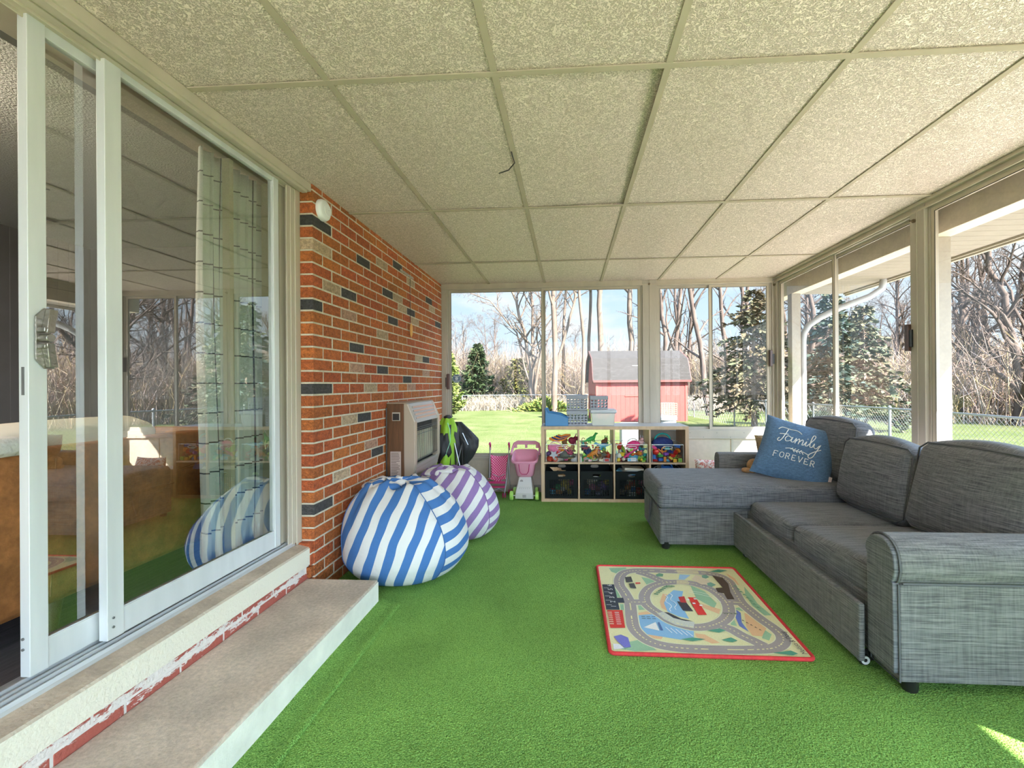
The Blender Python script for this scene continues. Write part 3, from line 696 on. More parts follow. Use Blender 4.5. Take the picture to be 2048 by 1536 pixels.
strokes(fam, .0032, 4).build('script_lettering', EMB, fp, smooth=60); strokes(orn, .003).build('sprig_motif', EMB, fp, smooth=60); strokes(fo, .0026, 3).build('capital_lettering', EMB, fp, smooth=60)
MB().xbox(Matrix.Translation(on_pillow(.99, -.55, .0)) @ pM.to_4x4(), .002, .012, .026).build('care_label', mat('pinkish_label', (.75, .62, .62), rough=.6), fp)
QM = mat('tan_quilted', (.38, .27, .15), rough=.9, var=.1); t, b = P(QM)
co = N(t, 'ShaderNodeTexCoord'); mp = N(t, 'ShaderNodeMapping'); mp.inputs['Rotation'].default_value = (.0, .785, 0); mp.inputs['Scale'].default_value = (34, 34, 34); L(t, co.outputs['Object'], mp.inputs[0])
ck = N(t, 'ShaderNodeVectorMath', operation='FRACTION'); L(t, mp.outputs[0], ck.inputs[0]); sb = N(t, 'ShaderNodeVectorMath', operation='SUBTRACT'); sb.inputs[1].default_value = (.5, .5, .5); L(t, ck.outputs[0], sb.inputs[0])
ab = N(t, 'ShaderNodeVectorMath', operation='ABSOLUTE'); L(t, sb.outputs[0], ab.inputs[0]); sp = N(t, 'ShaderNodeSeparateXYZ'); L(t, ab.outputs[0], sp.inputs[0])
mxm = N(t, 'ShaderNodeMath', operation='MAXIMUM'); L(t, sp.outputs[0], mxm.inputs[0]); L(t, sp.outputs[2], mxm.inputs[1])
bp_ = N(t, 'ShaderNodeBump', i_Strength=1., i_Distance=.01, invert=True); L(t, mxm.outputs[0], bp_.inputs['Height']); L(t, bp_.outputs[0], b.inputs['Normal'])
A2 = Vector((1, .25, .02)).normalized(); n2 = Vector((-.2, -.95, .2)); n2 = (n2-A2*n2.dot(A2)).normalized(); B2 = n2.cross(A2); B2 = B2 if B2.z > 0 else -B2
M2 = Matrix(((n2.x, A2.x, B2.x), (n2.y, A2.y, B2.y), (n2.z, A2.z, B2.z)))
tag(pillow_mesh(Vector((1.690, 3.81, .600)), M2, .165, .150, .06).build('quilted_pillow', QM, smooth=60, weld=True), 'tan diamond-quilted pillow half hidden behind the blue denim pillow', 'pillow')
TN2 = mat('tan_plush', (.50, .28, .13), rough=.95, var=.15, vscale=40, bump=.4, bscale=120)
pb = thing('plush_toy', 'tan plush toy slumped on the chaise between quilted pillow and denim pillow', 'soft toy', (1.45, 3.69, .456))
MB().ball((1.475, 3.70, .51), (.055, .05, .055)).build('body', TN2, pb, smooth=60)
for dx, dz in ((-.045, .0), (.0, -.004)): MB().ball((1.445+dx, 3.665, .478+dz), (.034, .045, .022)).build('paw', TN2, pb, smooth=60)
# pink patterned pillow on the floor behind the chaise, on a low stool-height stack
PKM = mat('pink_leaf_print', (.8, .7, .66), rough=.9); t, b = P(PKM)
co = N(t, 'ShaderNodeTexCoord'); n = N(t, 'ShaderNodeTexNoise', i_Scale=22., i_Detail=4., i_Distortion=2.5); L(t, co.outputs['Object'], n.inputs[0])
rp = N(t, 'ShaderNodeValToRGB'); e = rp.color_ramp.elements; e[0].position = .46; e[0].color = (.62, .20, .16, 1); e[1].position = .52; e[1].color = (.85, .76, .72, 1); L(t, n.outputs[0], rp.inputs[0]); L(t, rp.outputs[0], b.inputs['Base Color'])
g = pillow_mesh(Vector((1.37, 4.40, .23)), Matrix(((.30, 1, 0), (-.92, 0, .2), (.2, 0, 1))), .16, .21, .07)
tag(g.build('leaf_print_pillow', PKM, smooth=60, weld=True), 'white pillow with reddish pink leaf print propped between the chaise and the back wall', 'pillow')
gc = MB().rbox((1.40, 4.58, .15), (.20, .14, .15), r=.02, n=4)
tag(gc.build('storage_pouf', mat('beige_fabric', (.55, .45, .34), rough=.9, var=.1), smooth=40), 'beige low pouf behind the chaise against the back wall', 'pouf')

# ================================================================ bean bags
def stripes(name, colr, period, ax, duty=.5, white=(.68, .66, .64), off=0., warp=.4):
    m = bpy.data.materials.new(name); m.use_nodes = True; t, b = P(m); b.inputs['Roughness'].default_value = .85; b.inputs['Specular IOR Level'].default_value = .25
    co = N(t, 'ShaderNodeUVMap', uv_map='UVMap') if ax == 'uv' else N(t, 'ShaderNodeTexCoord')
    src = co.outputs[0] if ax == 'uv' else co.outputs['Object']
    dp = N(t, 'ShaderNodeVectorMath', operation='DOT_PRODUCT'); dp.inputs[1].default_value = (1, 0, 0) if ax == 'uv' else ax; L(t, src, dp.inputs[0])
    n = N(t, 'ShaderNodeTexNoise', i_Scale=5., i_Detail=1.); cc = N(t, 'ShaderNodeTexCoord'); L(t, cc.outputs['Object'], n.inputs[0])
    mu = N(t, 'ShaderNodeMath', operation='MULTIPLY_ADD'); mu.inputs[1].default_value = 1/period; mu.inputs[2].default_value = off; L(t, dp.outputs['Value'], mu.inputs[0])
    m2 = N(t, 'ShaderNodeMath', operation='MULTIPLY_ADD'); m2.inputs[1].default_value = warp; L(t, n.outputs[0], m2.inputs[0]); L(t, mu.outputs[0], m2.inputs[2])
    fr = N(t, 'ShaderNodeMath', operation='FRACT'); L(t, m2.outputs[0], fr.inputs[0]); gt = N(t, 'ShaderNodeMath', operation='GREATER_THAN'); gt.inputs[1].default_value = duty; L(t, fr.outputs[0], gt.inputs[0])
    mx = N(t, 'ShaderNodeMix', data_type='RGBA'); mx.inputs[6].default_value = (*colr, 1); mx.inputs[7].default_value = (*white, 1); L(t, gt.outputs[0], mx.inputs[0]); L(t, mx.outputs[2], b.inputs['Base Color'])
    n3 = N(t, 'ShaderNodeTexNoise', i_Scale=9., i_Detail=3.); L(t, cc.outputs['Object'], n3.inputs[0]); bp = N(t, 'ShaderNodeBump', i_Strength=.35, i_Distance=.03); L(t, n3.outputs[0], bp.inputs['Height']); L(t, bp.outputs[0], b.inputs['Normal'])
    return m
def beanbag(name, label, c, R, H, top, seam, colr, squash=(1, 1), dirf=(.94, .20, -.36), seed=0, pf=.100, ps=.088):
    fm = stripes(name+'_front', colr, pf, dirf, off=.3); sm_ = stripes(name+'_side', colr, ps, (-.12, -.1, 1), off=.1, warp=.25)
    g = MB(); nu, nv = 96, 48; rnd = random.Random(seed); tx, ty = top
    for j in range(nv+1):
        v = j/nv; th = pi*v                     # 0 bottom .. pi top
        for i in range(nu):
            ph = 2*pi*i/nu
            z = .5-.5*cos(th); sn = max(0, sin(th))**(.34+.40*min(1, z*2) if z < .5 else .74+.26*min(1, (z-.5)*4))
            prof = sn*(1.12-.62*max(0, z-.16))
            r_ = R*prof
            wt_ = max(0, z-.45)**1.2
            r_ *= 1+.12*wt_*sin(5*ph+seed)+.09*wt_*sin(11*ph+2+seed+3*z)+.05*wt_*sin(23*ph+z*9)+.10*wt_*noise.noise((cos(ph)*4+seed, sin(ph)*4, z*7))-.05*max(0, z-.3)*abs(sin(7*ph+seed+2*z))
            n_ = noise.noise((cos(ph)*1.6+seed*3, sin(ph)*1.6, z*2.2)); r_ *= 1+.06*n_
            zz = H*(min(z, 1)**.82)*(1+.07*max(0, z-.5)*2*noise.noise((cos(ph)*2.5+seed*2, sin(ph)*2.5, 5.)))
            if z > .86: zz -= H*(z-.86)*1.15*(1+.3*sin(4*ph)); zz += .02*sin(7*ph+seed)*(1-abs(z-.93)/.07)*(z > .86)
            k = max(0, z-.25)
            x = max(c[0]+r_*cos(ph)*squash[0]+tx*k, XL+.004+.012*abs(sin(z*6))); y = c[1]+r_*sin(ph)*squash[1]+ty*k
            g.v.append((x, y, max(.003, zz+.002)))
    for j in range(nv):
        for i in range(nu):
            ph = 2*pi*(i+.5)/nu; ph = ph-2*pi if ph > pi else ph
            z = j/nv
            side = 0
            for (a, b_) in seam:
                if a < degr(ph) < b_: side = 1
            g.face((j*nu+i, j*nu+(i+1) % nu, (j+1)*nu+(i+1) % nu, (j+1)*nu+i), side)
    o = g.build(name, [fm, sm_], smooth=80, weld=True)
    # seam cords
    for (a, b_) in seam:
        for q in (a, b_):
            i = int((q % 360)/360*nu+.5) % nu; pts = []
            for j in range(3, nv-5):
                p = Vector(g.v[j*nu+i]); d_ = Vector((p.x-c[0], p.y-c[1], 0)); pts.append(p+d_.normalized()*.0015 if d_.length > .01 else p)
            MB().tube(pts, .0026, 5).build('seam', mat(name+'_seam', tuple(q*.8 for q in colr), rough=.9), o, smooth=60)
    # the bunched closure lying over on the wall side of the top
    g = MB(); n1_, n2_ = 40, 14; zt = max(p.z for p in (v.co for v in o.data.vertices))+o.location.z
    for j in range(n2_+1):
        th = pi*j/n2_
        for i in range(n1_):
            a = 2*pi*i/n1_; rr_ = 1+.07*sin(6*a+seed)+.05*sin(13*a+2*th)+.25*noise.noise((cos(a)*1.5+seed, sin(a)*1.5, th)); g.v.append((c[0]+tx-.03+.135*sin(th)*cos(a)*rr_, c[1]+ty-.06+.110*sin(th)*sin(a)*rr_, zt-.050+.044*-cos(th)*(1+.15*sin(5*a+seed))))
    for j in range(n2_):
        for i in range(n1_): g.face((j*n1_+i, j*n1_+(i+1) % n1_, (j+1)*n1_+(i+1) % n1_, (j+1)*n1_+i))
    g.build('gathered_top', stripes(name+'_gather', colr, .07, (.6, -.7, .3), off=.2, warp=1.2), o, smooth=80, weld=True)
    return tag(o, label, 'beanbag')
def degr(x): return x*180/pi
beanbag('beanbag_blue', 'blue and white striped beanbag chair on the turf beside the concrete step', (-1.025, 2.755), .398, .635, (-.10, .08), [(-38, 62), (150, 215)], (.06, .165, .40), squash=(1.0, .92), seed=1)
beanbag('beanbag_purple', 'lilac and white striped beanbag chair slumped behind the blue one under the heater', (-.890, 3.455), .340, .590, (-.07, .02), [(-30, 70), (140, 200)], (.27, .165, .36), squash=(1.04, .92), seed=4, dirf=(.80, .2, -.62))
for o in bpy.data.objects:
    if o.name.startswith('beanbag_') and o.parent is None: o.name = 'beanbag'

# ================================================================ wall heater
WD = mat('walnut_grain', (.11, .045, .016), rough=.45, var=.35, vscale=4, stretch=(14, 14, 1.2), var2=.1, v2scale=40)
BGE = mat('beige_enamel', (.44, .36, .285), rough=.35, metal=.2); CRM = mat('brushed_chrome', (.46, .43, .40), rough=.32, metal=.5, var=.06, vscale=4, stretch=(1, 1, 60))
h = thing('gas_heater', 'beige and walnut vented gas wall heater on the brick wall above the beanbags', 'heater', (-1.39, 3.7, .44))
y0, y1 = 3.36, 4.02; z0, z1 = .44, 1.03
MB().box(-1.398, y0, z0, -1.262, y1, z1).build('cabinet', WD, h, bevel=.003)
g = MB(); g.box(-1.398, y0-.001, z1, -1.24, y1, z1+.008)
# side frame and bevelled bezel
g.prism([(-1.262, z0-.005), (-1.262, z1), (-1.235, z1), (-1.175, z1-.14), (-1.175, z0+.12), (-1.215, z0-.02)], y0-.003, y0+.05, 1)
g.prism([(-1.262, z0-.005), (-1.262, z1), (-1.235, z1), (-1.175, z1-.14), (-1.175, z0+.12), (-1.215, z0-.02)], y1-.05, y1, 1)
g.build('bezel', BGE, h, bevel=.004)
g = MB(); g.add([(-1.237, y0+.05, z1), (-1.237, y1-.05, z1), (-1.180, y1-.05, z1-.15), (-1.180, y0+.05, z1-.15)], [(0, 3, 2, 1)])
for k in range(4):
    z = z1-.03-k*.028; x = -1.237+.057*(z1-z)/.15; MB().box(x-.004, y0+.07, z-.006, x+.008, y1-.07, z+.006).build('louvre', CRM, h)
MB().box(-1.21, y0+.05, z0+.045, -1.182, y1-.05, z0+.115).build('lower_trim', CRM, h)
g.build('louvred_top', CRM, h, bevel=.001)
g = MB(); g.add([(-1.18, y0+.05, z0+.09), (-1.215, y0+.05, z0-.01), (-1.215, y1-.05, z0-.01), (-1.18, y1-.05, z0+.09)], [(0, 1, 2, 3)])
g.box(-1.20, y1-.12, z0+.118, -1.176, y1-.075, z0+.128); g.build('lower_vent', BGE, h)
MB().box(-1.262, y0+.05, z0+.1, -1.235, y1-.05, z1-.15).build('firebox', mat('soot_black', (.03, .028, .028), rough=.6), h)
g = MB()
for k in range(17):
    y = y0+.075+k*.031; g.box(-1.232, y-.009, z0+.13, -1.215, y+.009, z1-.23)
g.build('radiant_plaque', mat('ceramic', (.74, .70, .52), rough=.7, bump=.4, bscale=200), h)
g = MB()
for k in range(20): y = y0+.06+k*.028; g.tube([(-1.185, y, z0+.14), (-1.188, y+.003, (z0+z1)/2), (-1.187, y, z1-.16)], .0022, 5)
for z in (z0+.15, z1-.19, z1-.205, z1-.245): g.tube([(-1.187, y0+.05, z), (-1.187, y1-.05, z)], .0026, 5)
g.build('guard_grille', mat('grille_steel', (.10, .095, .09), rough=.35, metal=.6), h, smooth=60)
g = MB(); g.box(-1.352, y0-.006, .90, -1.290, y0, .965); g.build('thermostat_frame', WHT, h, bevel=.002)
MB().box(-1.346, y0-.009, .905, -1.296, y0-.004, .955).build('thermostat_dial', BLK, h)
g = MB(); g.box(-1.368, y0-.004, .455, -1.286, y0, .665); pl_ = g.build('rating_plate', mat('tan_label', (.46, .36, .31), rough=.6), h)
g = MB(); rr = random.Random(5)
for k in range(16): z = .652-k*.012; g.box(-1.362, y0-.0048, z-.002, -1.362+rr.uniform(.04, .07), y0-.0038, z+.002)
g.build('printed_lines', mat('dark_print', (.12, .08, .07), rough=.8), pl_)
tag(MB().tube([(-1.388, 3.335, 1.0), (-1.388, 3.33, .6), (-1.385, 3.33, .2), (-1.36, 3.34, .02)], .005, 6).build('gas_hose', BLK, smooth=60), 'thin black hose running down the brick beside the heater', 'hose')

# ---- small things on the walls and ceiling
d_ = thing('smoke_alarm', 'round white smoke alarm high on the brick corner under the ceiling', 'smoke alarm', (XL, 2.468, 2.168))
MB().lathe([(0, .0), (.060, .0), (.061, .012), (.055, .026), (.049, .030), (0, .031)], (XL+.0015, 2.468, 2.168), 32, ax=0).build('body', mat('white_plastic', (.75, .75, .75)), d_, smooth=35)
MB().lathe([(0, .030), (.033, .030), (.033, .034), (0, .034)], (XL+.0015, 2.480, 2.172), 24, ax=0).build('cover', mat('white_plastic', (.75, .75, .75)), d_, smooth=35)
MB().lathe([(0, .034), (.002, .036)], (XL+.0015, 2.485, 2.172), 8, ax=0).build('led', BLK, d_)
k_ = thing('hook_rail', 'small white rail of metal hooks on the brick wall near the ceiling', 'hook rail', (XL, 3.8, 2.13))
MB().box(XL, 3.66, 2.125, XL+.008, 3.95, 2.142).build('rail', WHT, k_)
for y in (3.70, 3.765, 3.83, 3.895): MB().tube([(XL+.008, y, 2.135), (XL+.025, y, 2.128), (XL+.030, y, 2.112), (XL+.022, y, 2.103)], .004, 6).build('hook', CRM, k_, smooth=60)
k_ = thing('wooden_pendant', 'small orange-tan wooden pendant hanging by a cord on the brick wall', 'pendant', (XL+.02, 3.86, 1.60))
MB().tube([(XL+.026, 3.83, 2.108), (XL+.020, 3.84, 1.95), (XL+.018, 3.85, 1.72)], .0022, 5).build('cord', BLK, k_, smooth=60)
MB().ball((XL+.022, 3.86, 1.655), (.012, .022, .060), 8).build('pendant', mat('orange_wood', (.70, .36, .10), rough=.5, var=.15), k_, smooth=60)
tag(MB().tube([(-.270, 2.10, CE+.03), (-.262, 2.12, CE-.012), (-.255, 2.16, CE-.03), (-.29, 2.20, CE-.045), (-.34, 2.21, CE-.055)], .003, 5).build('loose_cable', BLK, smooth=60), 'loose black cable end poking out beside the crooked ceiling tile', 'cable')
st = thing('window_sticker', 'small blue octagonal security sticker low on the left glass pane of the back window', 'sticker', (-1.243, YB+.03, 1.19))
oc = [(-1.243+.052*cos(pi/8+k*pi/4), 1.243+.052*sin(pi/8+k*pi/4)) for k in range(8)]
MB().prism(oc, YB+.0285, YB+.0325, 1).build('plate', mat('sticker_blue', (.10, .16, .25), rough=.5), st)
g = MB(); g.tube([(-1.243+.046*cos(pi/8+k*pi/4), YB+.027, 1.243+.046*sin(pi/8+k*pi/4)) for k in range(8)], .002, 4, closed=True); g.ball((-1.243, YB+.027, 1.243), (.018, .002, .018), 6); g.box(-1.27, YB+.026, 1.262, -1.216, YB+.028, 1.270); g.box(-1.268, YB+.026, 1.210, -1.218, YB+.028, 1.218)
g.build('print', mat('sticker_print', (.55, .62, .68), rough=.5), st)
# ================================================================ printed play mat
PM = {
'outer':[(0.294,2.709),(0.332,2.788),(0.403,2.822),(0.506,2.826),(0.643,2.82),(0.785,2.809),(0.883,2.779),(0.922,2.706),(0.916,2.612),(0.905,2.511),(0.9,2.43),(0.915,2.343),(0.935,2.263),(0.959,2.188),(0.967,2.128),(0.947,2.074),(0.9,2.032),(0.841,2.014),(0.736,2.004),(0.582,2.001),(0.481,2.004),(0.401,2.021),(0.349,2.053),(0.315,2.105),(0.299,2.165),(0.302,2.254),(0.313,2.401),(0.3,2.524),(0.283,2.613)],
'inner':[(0.513,2.639),(0.448,2.582),(0.405,2.493),(0.398,2.405),(0.418,2.343),(0.455,2.285),(0.485,2.235),(0.529,2.201),(0.59,2.178),(0.668,2.195),(0.739,2.242),(0.792,2.313),(0.821,2.413),(0.815,2.506),(0.787,2.584),(0.737,2.637),(0.676,2.666),(0.601,2.667)],
'c1':[(0.321,2.412),(0.394,2.415)],
'c2':[(0.414,2.801),(0.478,2.752),(0.535,2.68),(0.587,2.666)],
'c3':[(0.818,2.442),(0.901,2.433)],
'c4':[(0.713,2.197),(0.753,2.168),(0.784,2.119),(0.817,2.08),(0.851,2.037)],
'lake':[(0.523,2.492),(0.578,2.566),(0.628,2.554),(0.581,2.414),(0.58,2.339),(0.583,2.256),(0.535,2.277),(0.492,2.322),(0.493,2.41)],
'sandlake':[(0.509,2.52),(0.539,2.507),(0.505,2.411),(0.498,2.322),(0.47,2.358),(0.473,2.422)],
'sea':[(0.341,2.279),(0.409,2.294),(0.451,2.239),(0.497,2.186),(0.579,2.159),(0.56,2.088),(0.497,2.07),(0.421,2.09),(0.353,2.107),(0.334,2.157),(0.325,2.21)],
'seasand':[(0.339,2.302),(0.416,2.33),(0.443,2.284),(0.405,2.27),(0.338,2.256)],
'seasand2':[(0.334,2.126),(0.421,2.09),(0.411,2.07),(0.359,2.077),(0.336,2.101)],
'lot':[(0.184,2.616),(0.252,2.619),(0.252,2.328),(0.183,2.325)],
'stub':[(0.248,2.455),(0.285,2.457),(0.286,2.402),(0.247,2.4)],
'red':[(0.187,2.319),(0.265,2.323),(0.258,2.155),(0.188,2.151)],
'brown':[(0.852,2.769),(0.905,2.738),(0.91,2.658),(0.885,2.552),(0.877,2.468),(0.839,2.467),(0.844,2.536),(0.816,2.546),(0.819,2.6),(0.861,2.607)],
'barn':[(0.635,2.481),(0.676,2.479),(0.681,2.296),(0.637,2.294)],
'barn2':[(0.566,2.433),(0.612,2.416),(0.623,2.329),(0.573,2.332)],
'barn3':[(0.584,2.481),(0.618,2.49),(0.612,2.416),(0.582,2.421)],
'pond':[(0.841,2.376),(0.857,2.328),(0.828,2.235),(0.829,2.151),(0.804,2.202),(0.818,2.303)],
'dirt':[(0.875,2.329),(0.921,2.285),(0.93,2.197),(0.875,2.118),(0.833,2.121),(0.834,2.193)],
'sail':[(0.346,2.163),(0.412,2.214),(0.415,2.138)],
'hull':[(0.42,2.209),(0.43,2.215),(0.434,2.141),(0.422,2.138)],
'g1':[(0.243,2.856),(0.35,2.87),(0.354,2.843),(0.28,2.777),(0.253,2.802)],
'g2':[(0.263,2.044),(0.319,2.066),(0.374,1.985),(0.279,1.972),(0.219,1.986)],
'g3':[(0.253,2.619),(0.271,2.62),(0.28,2.466),(0.251,2.465)],
'g4':[(0.259,2.392),(0.281,2.393),(0.276,2.33),(0.258,2.329)],
'g5':[(0.989,2.631),(0.989,2.515),(0.982,2.434),(1.002,2.312),(0.966,2.31),(0.946,2.407),(0.956,2.527)],
'g6':[(0.425,2.732),(0.483,2.702),(0.502,2.654),(0.441,2.62)],
'g7':[(0.353,2.397),(0.385,2.398),(0.406,2.342),(0.35,2.333)],
'g8':[(0.838,2.376),(0.898,2.392),(0.897,2.342),(0.86,2.353)],
'g9':[(0.909,2.176),(0.925,2.136),(0.892,2.085),(0.868,2.103)],
'g10':[(0.781,2.255),(0.802,2.267),(0.793,2.201),(0.768,2.211)],
'g11':[(0.688,2.632),(0.747,2.56),(0.769,2.423),(0.74,2.371),(0.677,2.472)],
'purple':[(0.197,2.079),(0.231,2.095),(0.261,2.072),(0.264,1.998),(0.235,1.992),(0.209,2.041)],
'white':[(0.188,2.021),(0.217,2.018),(0.234,1.987),(0.187,1.976)],
'path':[(0.576,2.128),(0.618,2.12),(0.666,2.055),(0.628,2.048),(0.573,2.098)],
'path2':[(0.681,2.419),(0.767,2.36),(0.745,2.311),(0.676,2.381)],
'river':[(0.662,2.777),(0.725,2.772),(0.672,2.703),(0.635,2.693)],
'bridge':[(0.659,2.857),(0.79,2.854),(0.781,2.783),(0.653,2.786)],
'bridge2':[(0.625,2.695),(0.691,2.695),(0.683,2.639),(0.612,2.639)],
'seabridge':[(0.434,2.301),(0.474,2.319),(0.518,2.253),(0.6,2.224),(0.582,2.169),(0.504,2.192),(0.458,2.245)],
'black':[(0.473,2.315),(0.496,2.31),(0.542,2.254),(0.596,2.231),(0.559,2.233),(0.508,2.258)],
'house':[(0.714,2.705),(0.757,2.773),(0.799,2.733),(0.827,2.646),(0.754,2.638)],
'tree1':[(0.516,2.762),(0.542,2.786),(0.564,2.773),(0.554,2.738),(0.518,2.737)],
'tree2':[(0.791,2.766),(0.818,2.776),(0.829,2.743),(0.802,2.72),(0.784,2.733)],
'tree3':[(0.791,2.66),(0.815,2.672),(0.835,2.639),(0.802,2.61),(0.785,2.629)],
'gas':[(0.327,2.719),(0.364,2.729),(0.365,2.656),(0.325,2.646)],
'gas2':[(0.337,2.631),(0.369,2.64),(0.373,2.571),(0.34,2.577)],
'redsq':[(0.377,2.648),(0.405,2.65),(0.406,2.634),(0.378,2.629)],
'or1':[(0.949,2.808),(0.975,2.742),(0.968,2.645),(0.945,2.675)],
'fir1':[(0.497,2.07),(0.554,2.087),(0.61,2.076),(0.547,2.058)],
'fir2':[(0.637,2.149),(0.699,2.17),(0.726,2.154),(0.687,2.134)],
'fir3':[(0.677,2.073),(0.728,2.096),(0.749,2.073),(0.72,2.058)],
'fir4':[(0.864,1.985),(0.949,2.006),(0.969,1.986),(0.942,1.972)],
'fir5':[(0.853,2.821),(0.915,2.856),(0.969,2.845),(0.916,2.815)],
'num':[(0.215,2.36),(0.211,2.399),(0.211,2.449),(0.211,2.498),(0.21,2.549),(0.208,2.598)],
'sig':[(0.99,1.966),(0.992,2.119)],
}
pm = thing('play_rug', 'printed road-map play rug with a red border on the green turf beside the sofa', 'rug', (.6, 2.42, 0))
PMM = mat('rug_print', rough=.95, attr=True, var=.10, vscale=300, bump=.3, bscale=300)
def rrect(x0, y0, x1, y1, r, n=5):
    o = []
    for cx, cy_, a in ((x1-r, y0+r, -90), (x1-r, y1-r, 0), (x0+r, y1-r, 90), (x0+r, y0+r, 180)):
        for k in range(n+1): q = radians(a+90*k/n); o.append((cx+r*cos(q), cy_+r*sin(q)))
    return o
g = MB(); X0_, Y0_, X1_, Y1_ = .163, 1.948, 1.030, 2.898
g.col = (.78, .76, .45); g.prism(rrect(X0_+.01, Y0_+.01, X1_-.01, Y1_-.01, .015), .001, .009)
lay = [.009]
def poly(key, col):
    lay[0] += .00006; g.col = col; g.flat(PM[key] if isinstance(key, str) else key, lay[0])
def ribbon(pts, w_, closed, col, dash=None):
    lay[0] += .00006; g.col = col; P_ = [Vector((*p, 0)) for p in pts]; n = len(P_); out_ = []
    rng_ = range(n) if closed else range(n-1)
    for i in rng_:
        a, b, c, d_ = (P_[(i-1) % n], P_[i], P_[(i+1) % n], P_[(i+2) % n]) if closed else (P_[max(i-1, 0)], P_[i], P_[i+1], P_[min(i+2, n-1)])
        for k in range(8):
            q = k/8; out_.append(.5*((2*b)+(-a+c)*q+(2*a-5*b+4*c-d_)*q*q+(-a+3*b-3*c+d_)*q**3))
    if not closed: out_.append(P_[-1])
    m_ = len(out_); Lf = []; Rt = []
    for i in range(m_):
        d_ = (out_[(i+1) % m_]-out_[i-1]) if closed else (out_[min(i+1, m_-1)]-out_[max(i-1, 0)]); d_.normalize(); nn = Vector((-d_.y, d_.x, 0))*w_/2
        Lf.append(out_[i]+nn); Rt.append(out_[i]-nn)
    acc = 0; o = len(g.v); z = lay[0]
    for i in range(m_): g.v += [(Lf[i].x, Lf[i].y, z), (Rt[i].x, Rt[i].y, z)]
    for i in range(m_ if closed else m_-1):
        j = (i+1) % m_
        if dash:
            acc += (out_[j]-out_[i]).length
            if int(acc/dash) % 2: continue
        g.face((o+2*i, o+2*i+1, o+2*j+1, o+2*j))
GRN = (.33, .55, .36); SND = (.80, .52, .30); BLU = (.28, .52, .78); ROAD = (.38, .34, .34); LN = (.85, .80, .45); EDG = (.80, .82, .60)
for k in ('g1', 'g2', 'g3', 'g4', 'g5', 'g6', 'g7', 'g8', 'g9', 'g10', 'g11'): poly(k, GRN)
poly('or1', SND); poly('path', SND); poly('path2', SND); poly('sandlake', SND); poly('seasand', SND); poly('seasand2', SND); poly('dirt', SND); poly('sea', BLU); poly('lake', BLU); poly('river', (.35, .55, .75)); poly('pond', (.16, .22, .58))
for a, c in (('outer', True), ('inner', True), ('c1', False), ('c2', False), ('c3', False), ('c4', False)): ribbon(PM[a], .070, c, EDG)
for a, c in (('outer', True), ('inner', True), ('c1', False), ('c2', False), ('c3', False), ('c4', False)): ribbon(PM[a], .060, c, ROAD)
poly('bridge', (.62, .55, .38)); poly('bridge2', (.62, .55, .38)); poly('seabridge', (.62, .64, .58)); poly('black', (.06, .06, .07))
for a, c in (('outer', True), ('inner', True), ('c1', False), ('c2', False), ('c3', False), ('c4', False)): ribbon(PM[a], .006, c, LN, .011)
poly('lot', (.05, .06, .08)); poly('stub', (.05, .06, .08)); poly('red', (.70, .05, .04)); poly('brown', (.10, .065, .045)); poly('barn', (.75, .05, .04)); poly('barn2', (.06, .05, .06)); poly('barn3', (.55, .05, .05))
poly('sail', (.85, .85, .85)); poly('hull', (.10, .18, .42)); poly('purple', (.20, .20, .60)); poly('white', (.8, .8, .85)); poly('house', (.72, .62, .45)); poly('tree1', (.15, .32, .22)); poly('tree2', (.2, .38, .28)); poly('tree3', (.2, .38, .28))
poly('gas', (.08, .08, .08)); poly('gas2', (.10, .10, .10)); poly('redsq', (.70, .08, .06))
for k in ('fir1', 'fir2', 'fir3', 'fir4', 'fir5'): poly(k, (.10, .34, .24))
# wave lines, windows, fence lines, shore trees, lot dividers
for pts in ([(.535, .0), (.0, 0)],): pass
for bx_, by_ in ((.515, 2.50), (.545, 2.52)):
    ribbon([(bx_+.010*sin(k*1.7), by_-.026*k) for k in range(8)], .004, False, (.85, .9, .95))
for k in range(5): ribbon([(.45+.022*k, 2.17-.008*k), (.47+.022*k, 2.12-.006*k)], .004, False, (.85, .9, .95))
for k in range(1, 6): ribbon([(.188, 2.325+k*.0485), (.216, 2.325+k*.0485)], .003, False, (.85, .85, .85))
for k in range(7): ribbon([(.187, 2.185+k*.018), (.208, 2.185+k*.018)], .008, False, (.85, .62, .45)); ribbon([(.222, 2.185+k*.018), (.244, 2.185+k*.018)], .006, False, (.85, .75, .70))
for dx, dy in ((.0, .0), (.02, .05), (.03, -.02), (-.02, .04)): poly([(.640+dx, 2.40+dy), (.655+dx, 2.40+dy), (.655+dx, 2.415+dy), (.640+dx, 2.415+dy)], (.85, .85, .85))
rr = random.Random(2)
for k in range(9):
    x, y = .455+.014*k, 2.50+.018*k if k < 6 else 2.60
    poly([(x, y), (x+.022, y-.005), (x+.028, y+.006), (x+.008, y+.014)], (.16, .30, .18))
for k in range(9): a = k*.7; poly([(.80+.03*cos(a)-.0, 2.30+.0*k), (.805+.03*cos(a), 2.31), (.79+.03*cos(a), 2.315)], (.12, .16, .10))
for k in range(8): x, y = .925+.004*k, 2.62-.035*k; poly([(x, y), (x+.02, y-.012), (x+.012, y+.014)], (.20, .42, .26))
for k in range(6): x, y = .350+.025*(k % 3), 2.235+.018*(k//3); poly([(x, y), (x+.018, y), (x+.018, y+.004), (x, y+.004)], (.05, .05, .05))
for k in range(5): x, y = .83+.012*k, 2.24-.02*k; poly([(x, y), (x+.012, y-.008), (x+.006, y+.008)], (.10, .07, .05))
ribbon([(.66, 2.55), (.76, 2.50), (.79, 2.42)], .004, False, (.85, .88, .80)); ribbon([(.65, 2.53), (.75, 2.48), (.775, 2.42)], .004, False, (.85, .88, .80))
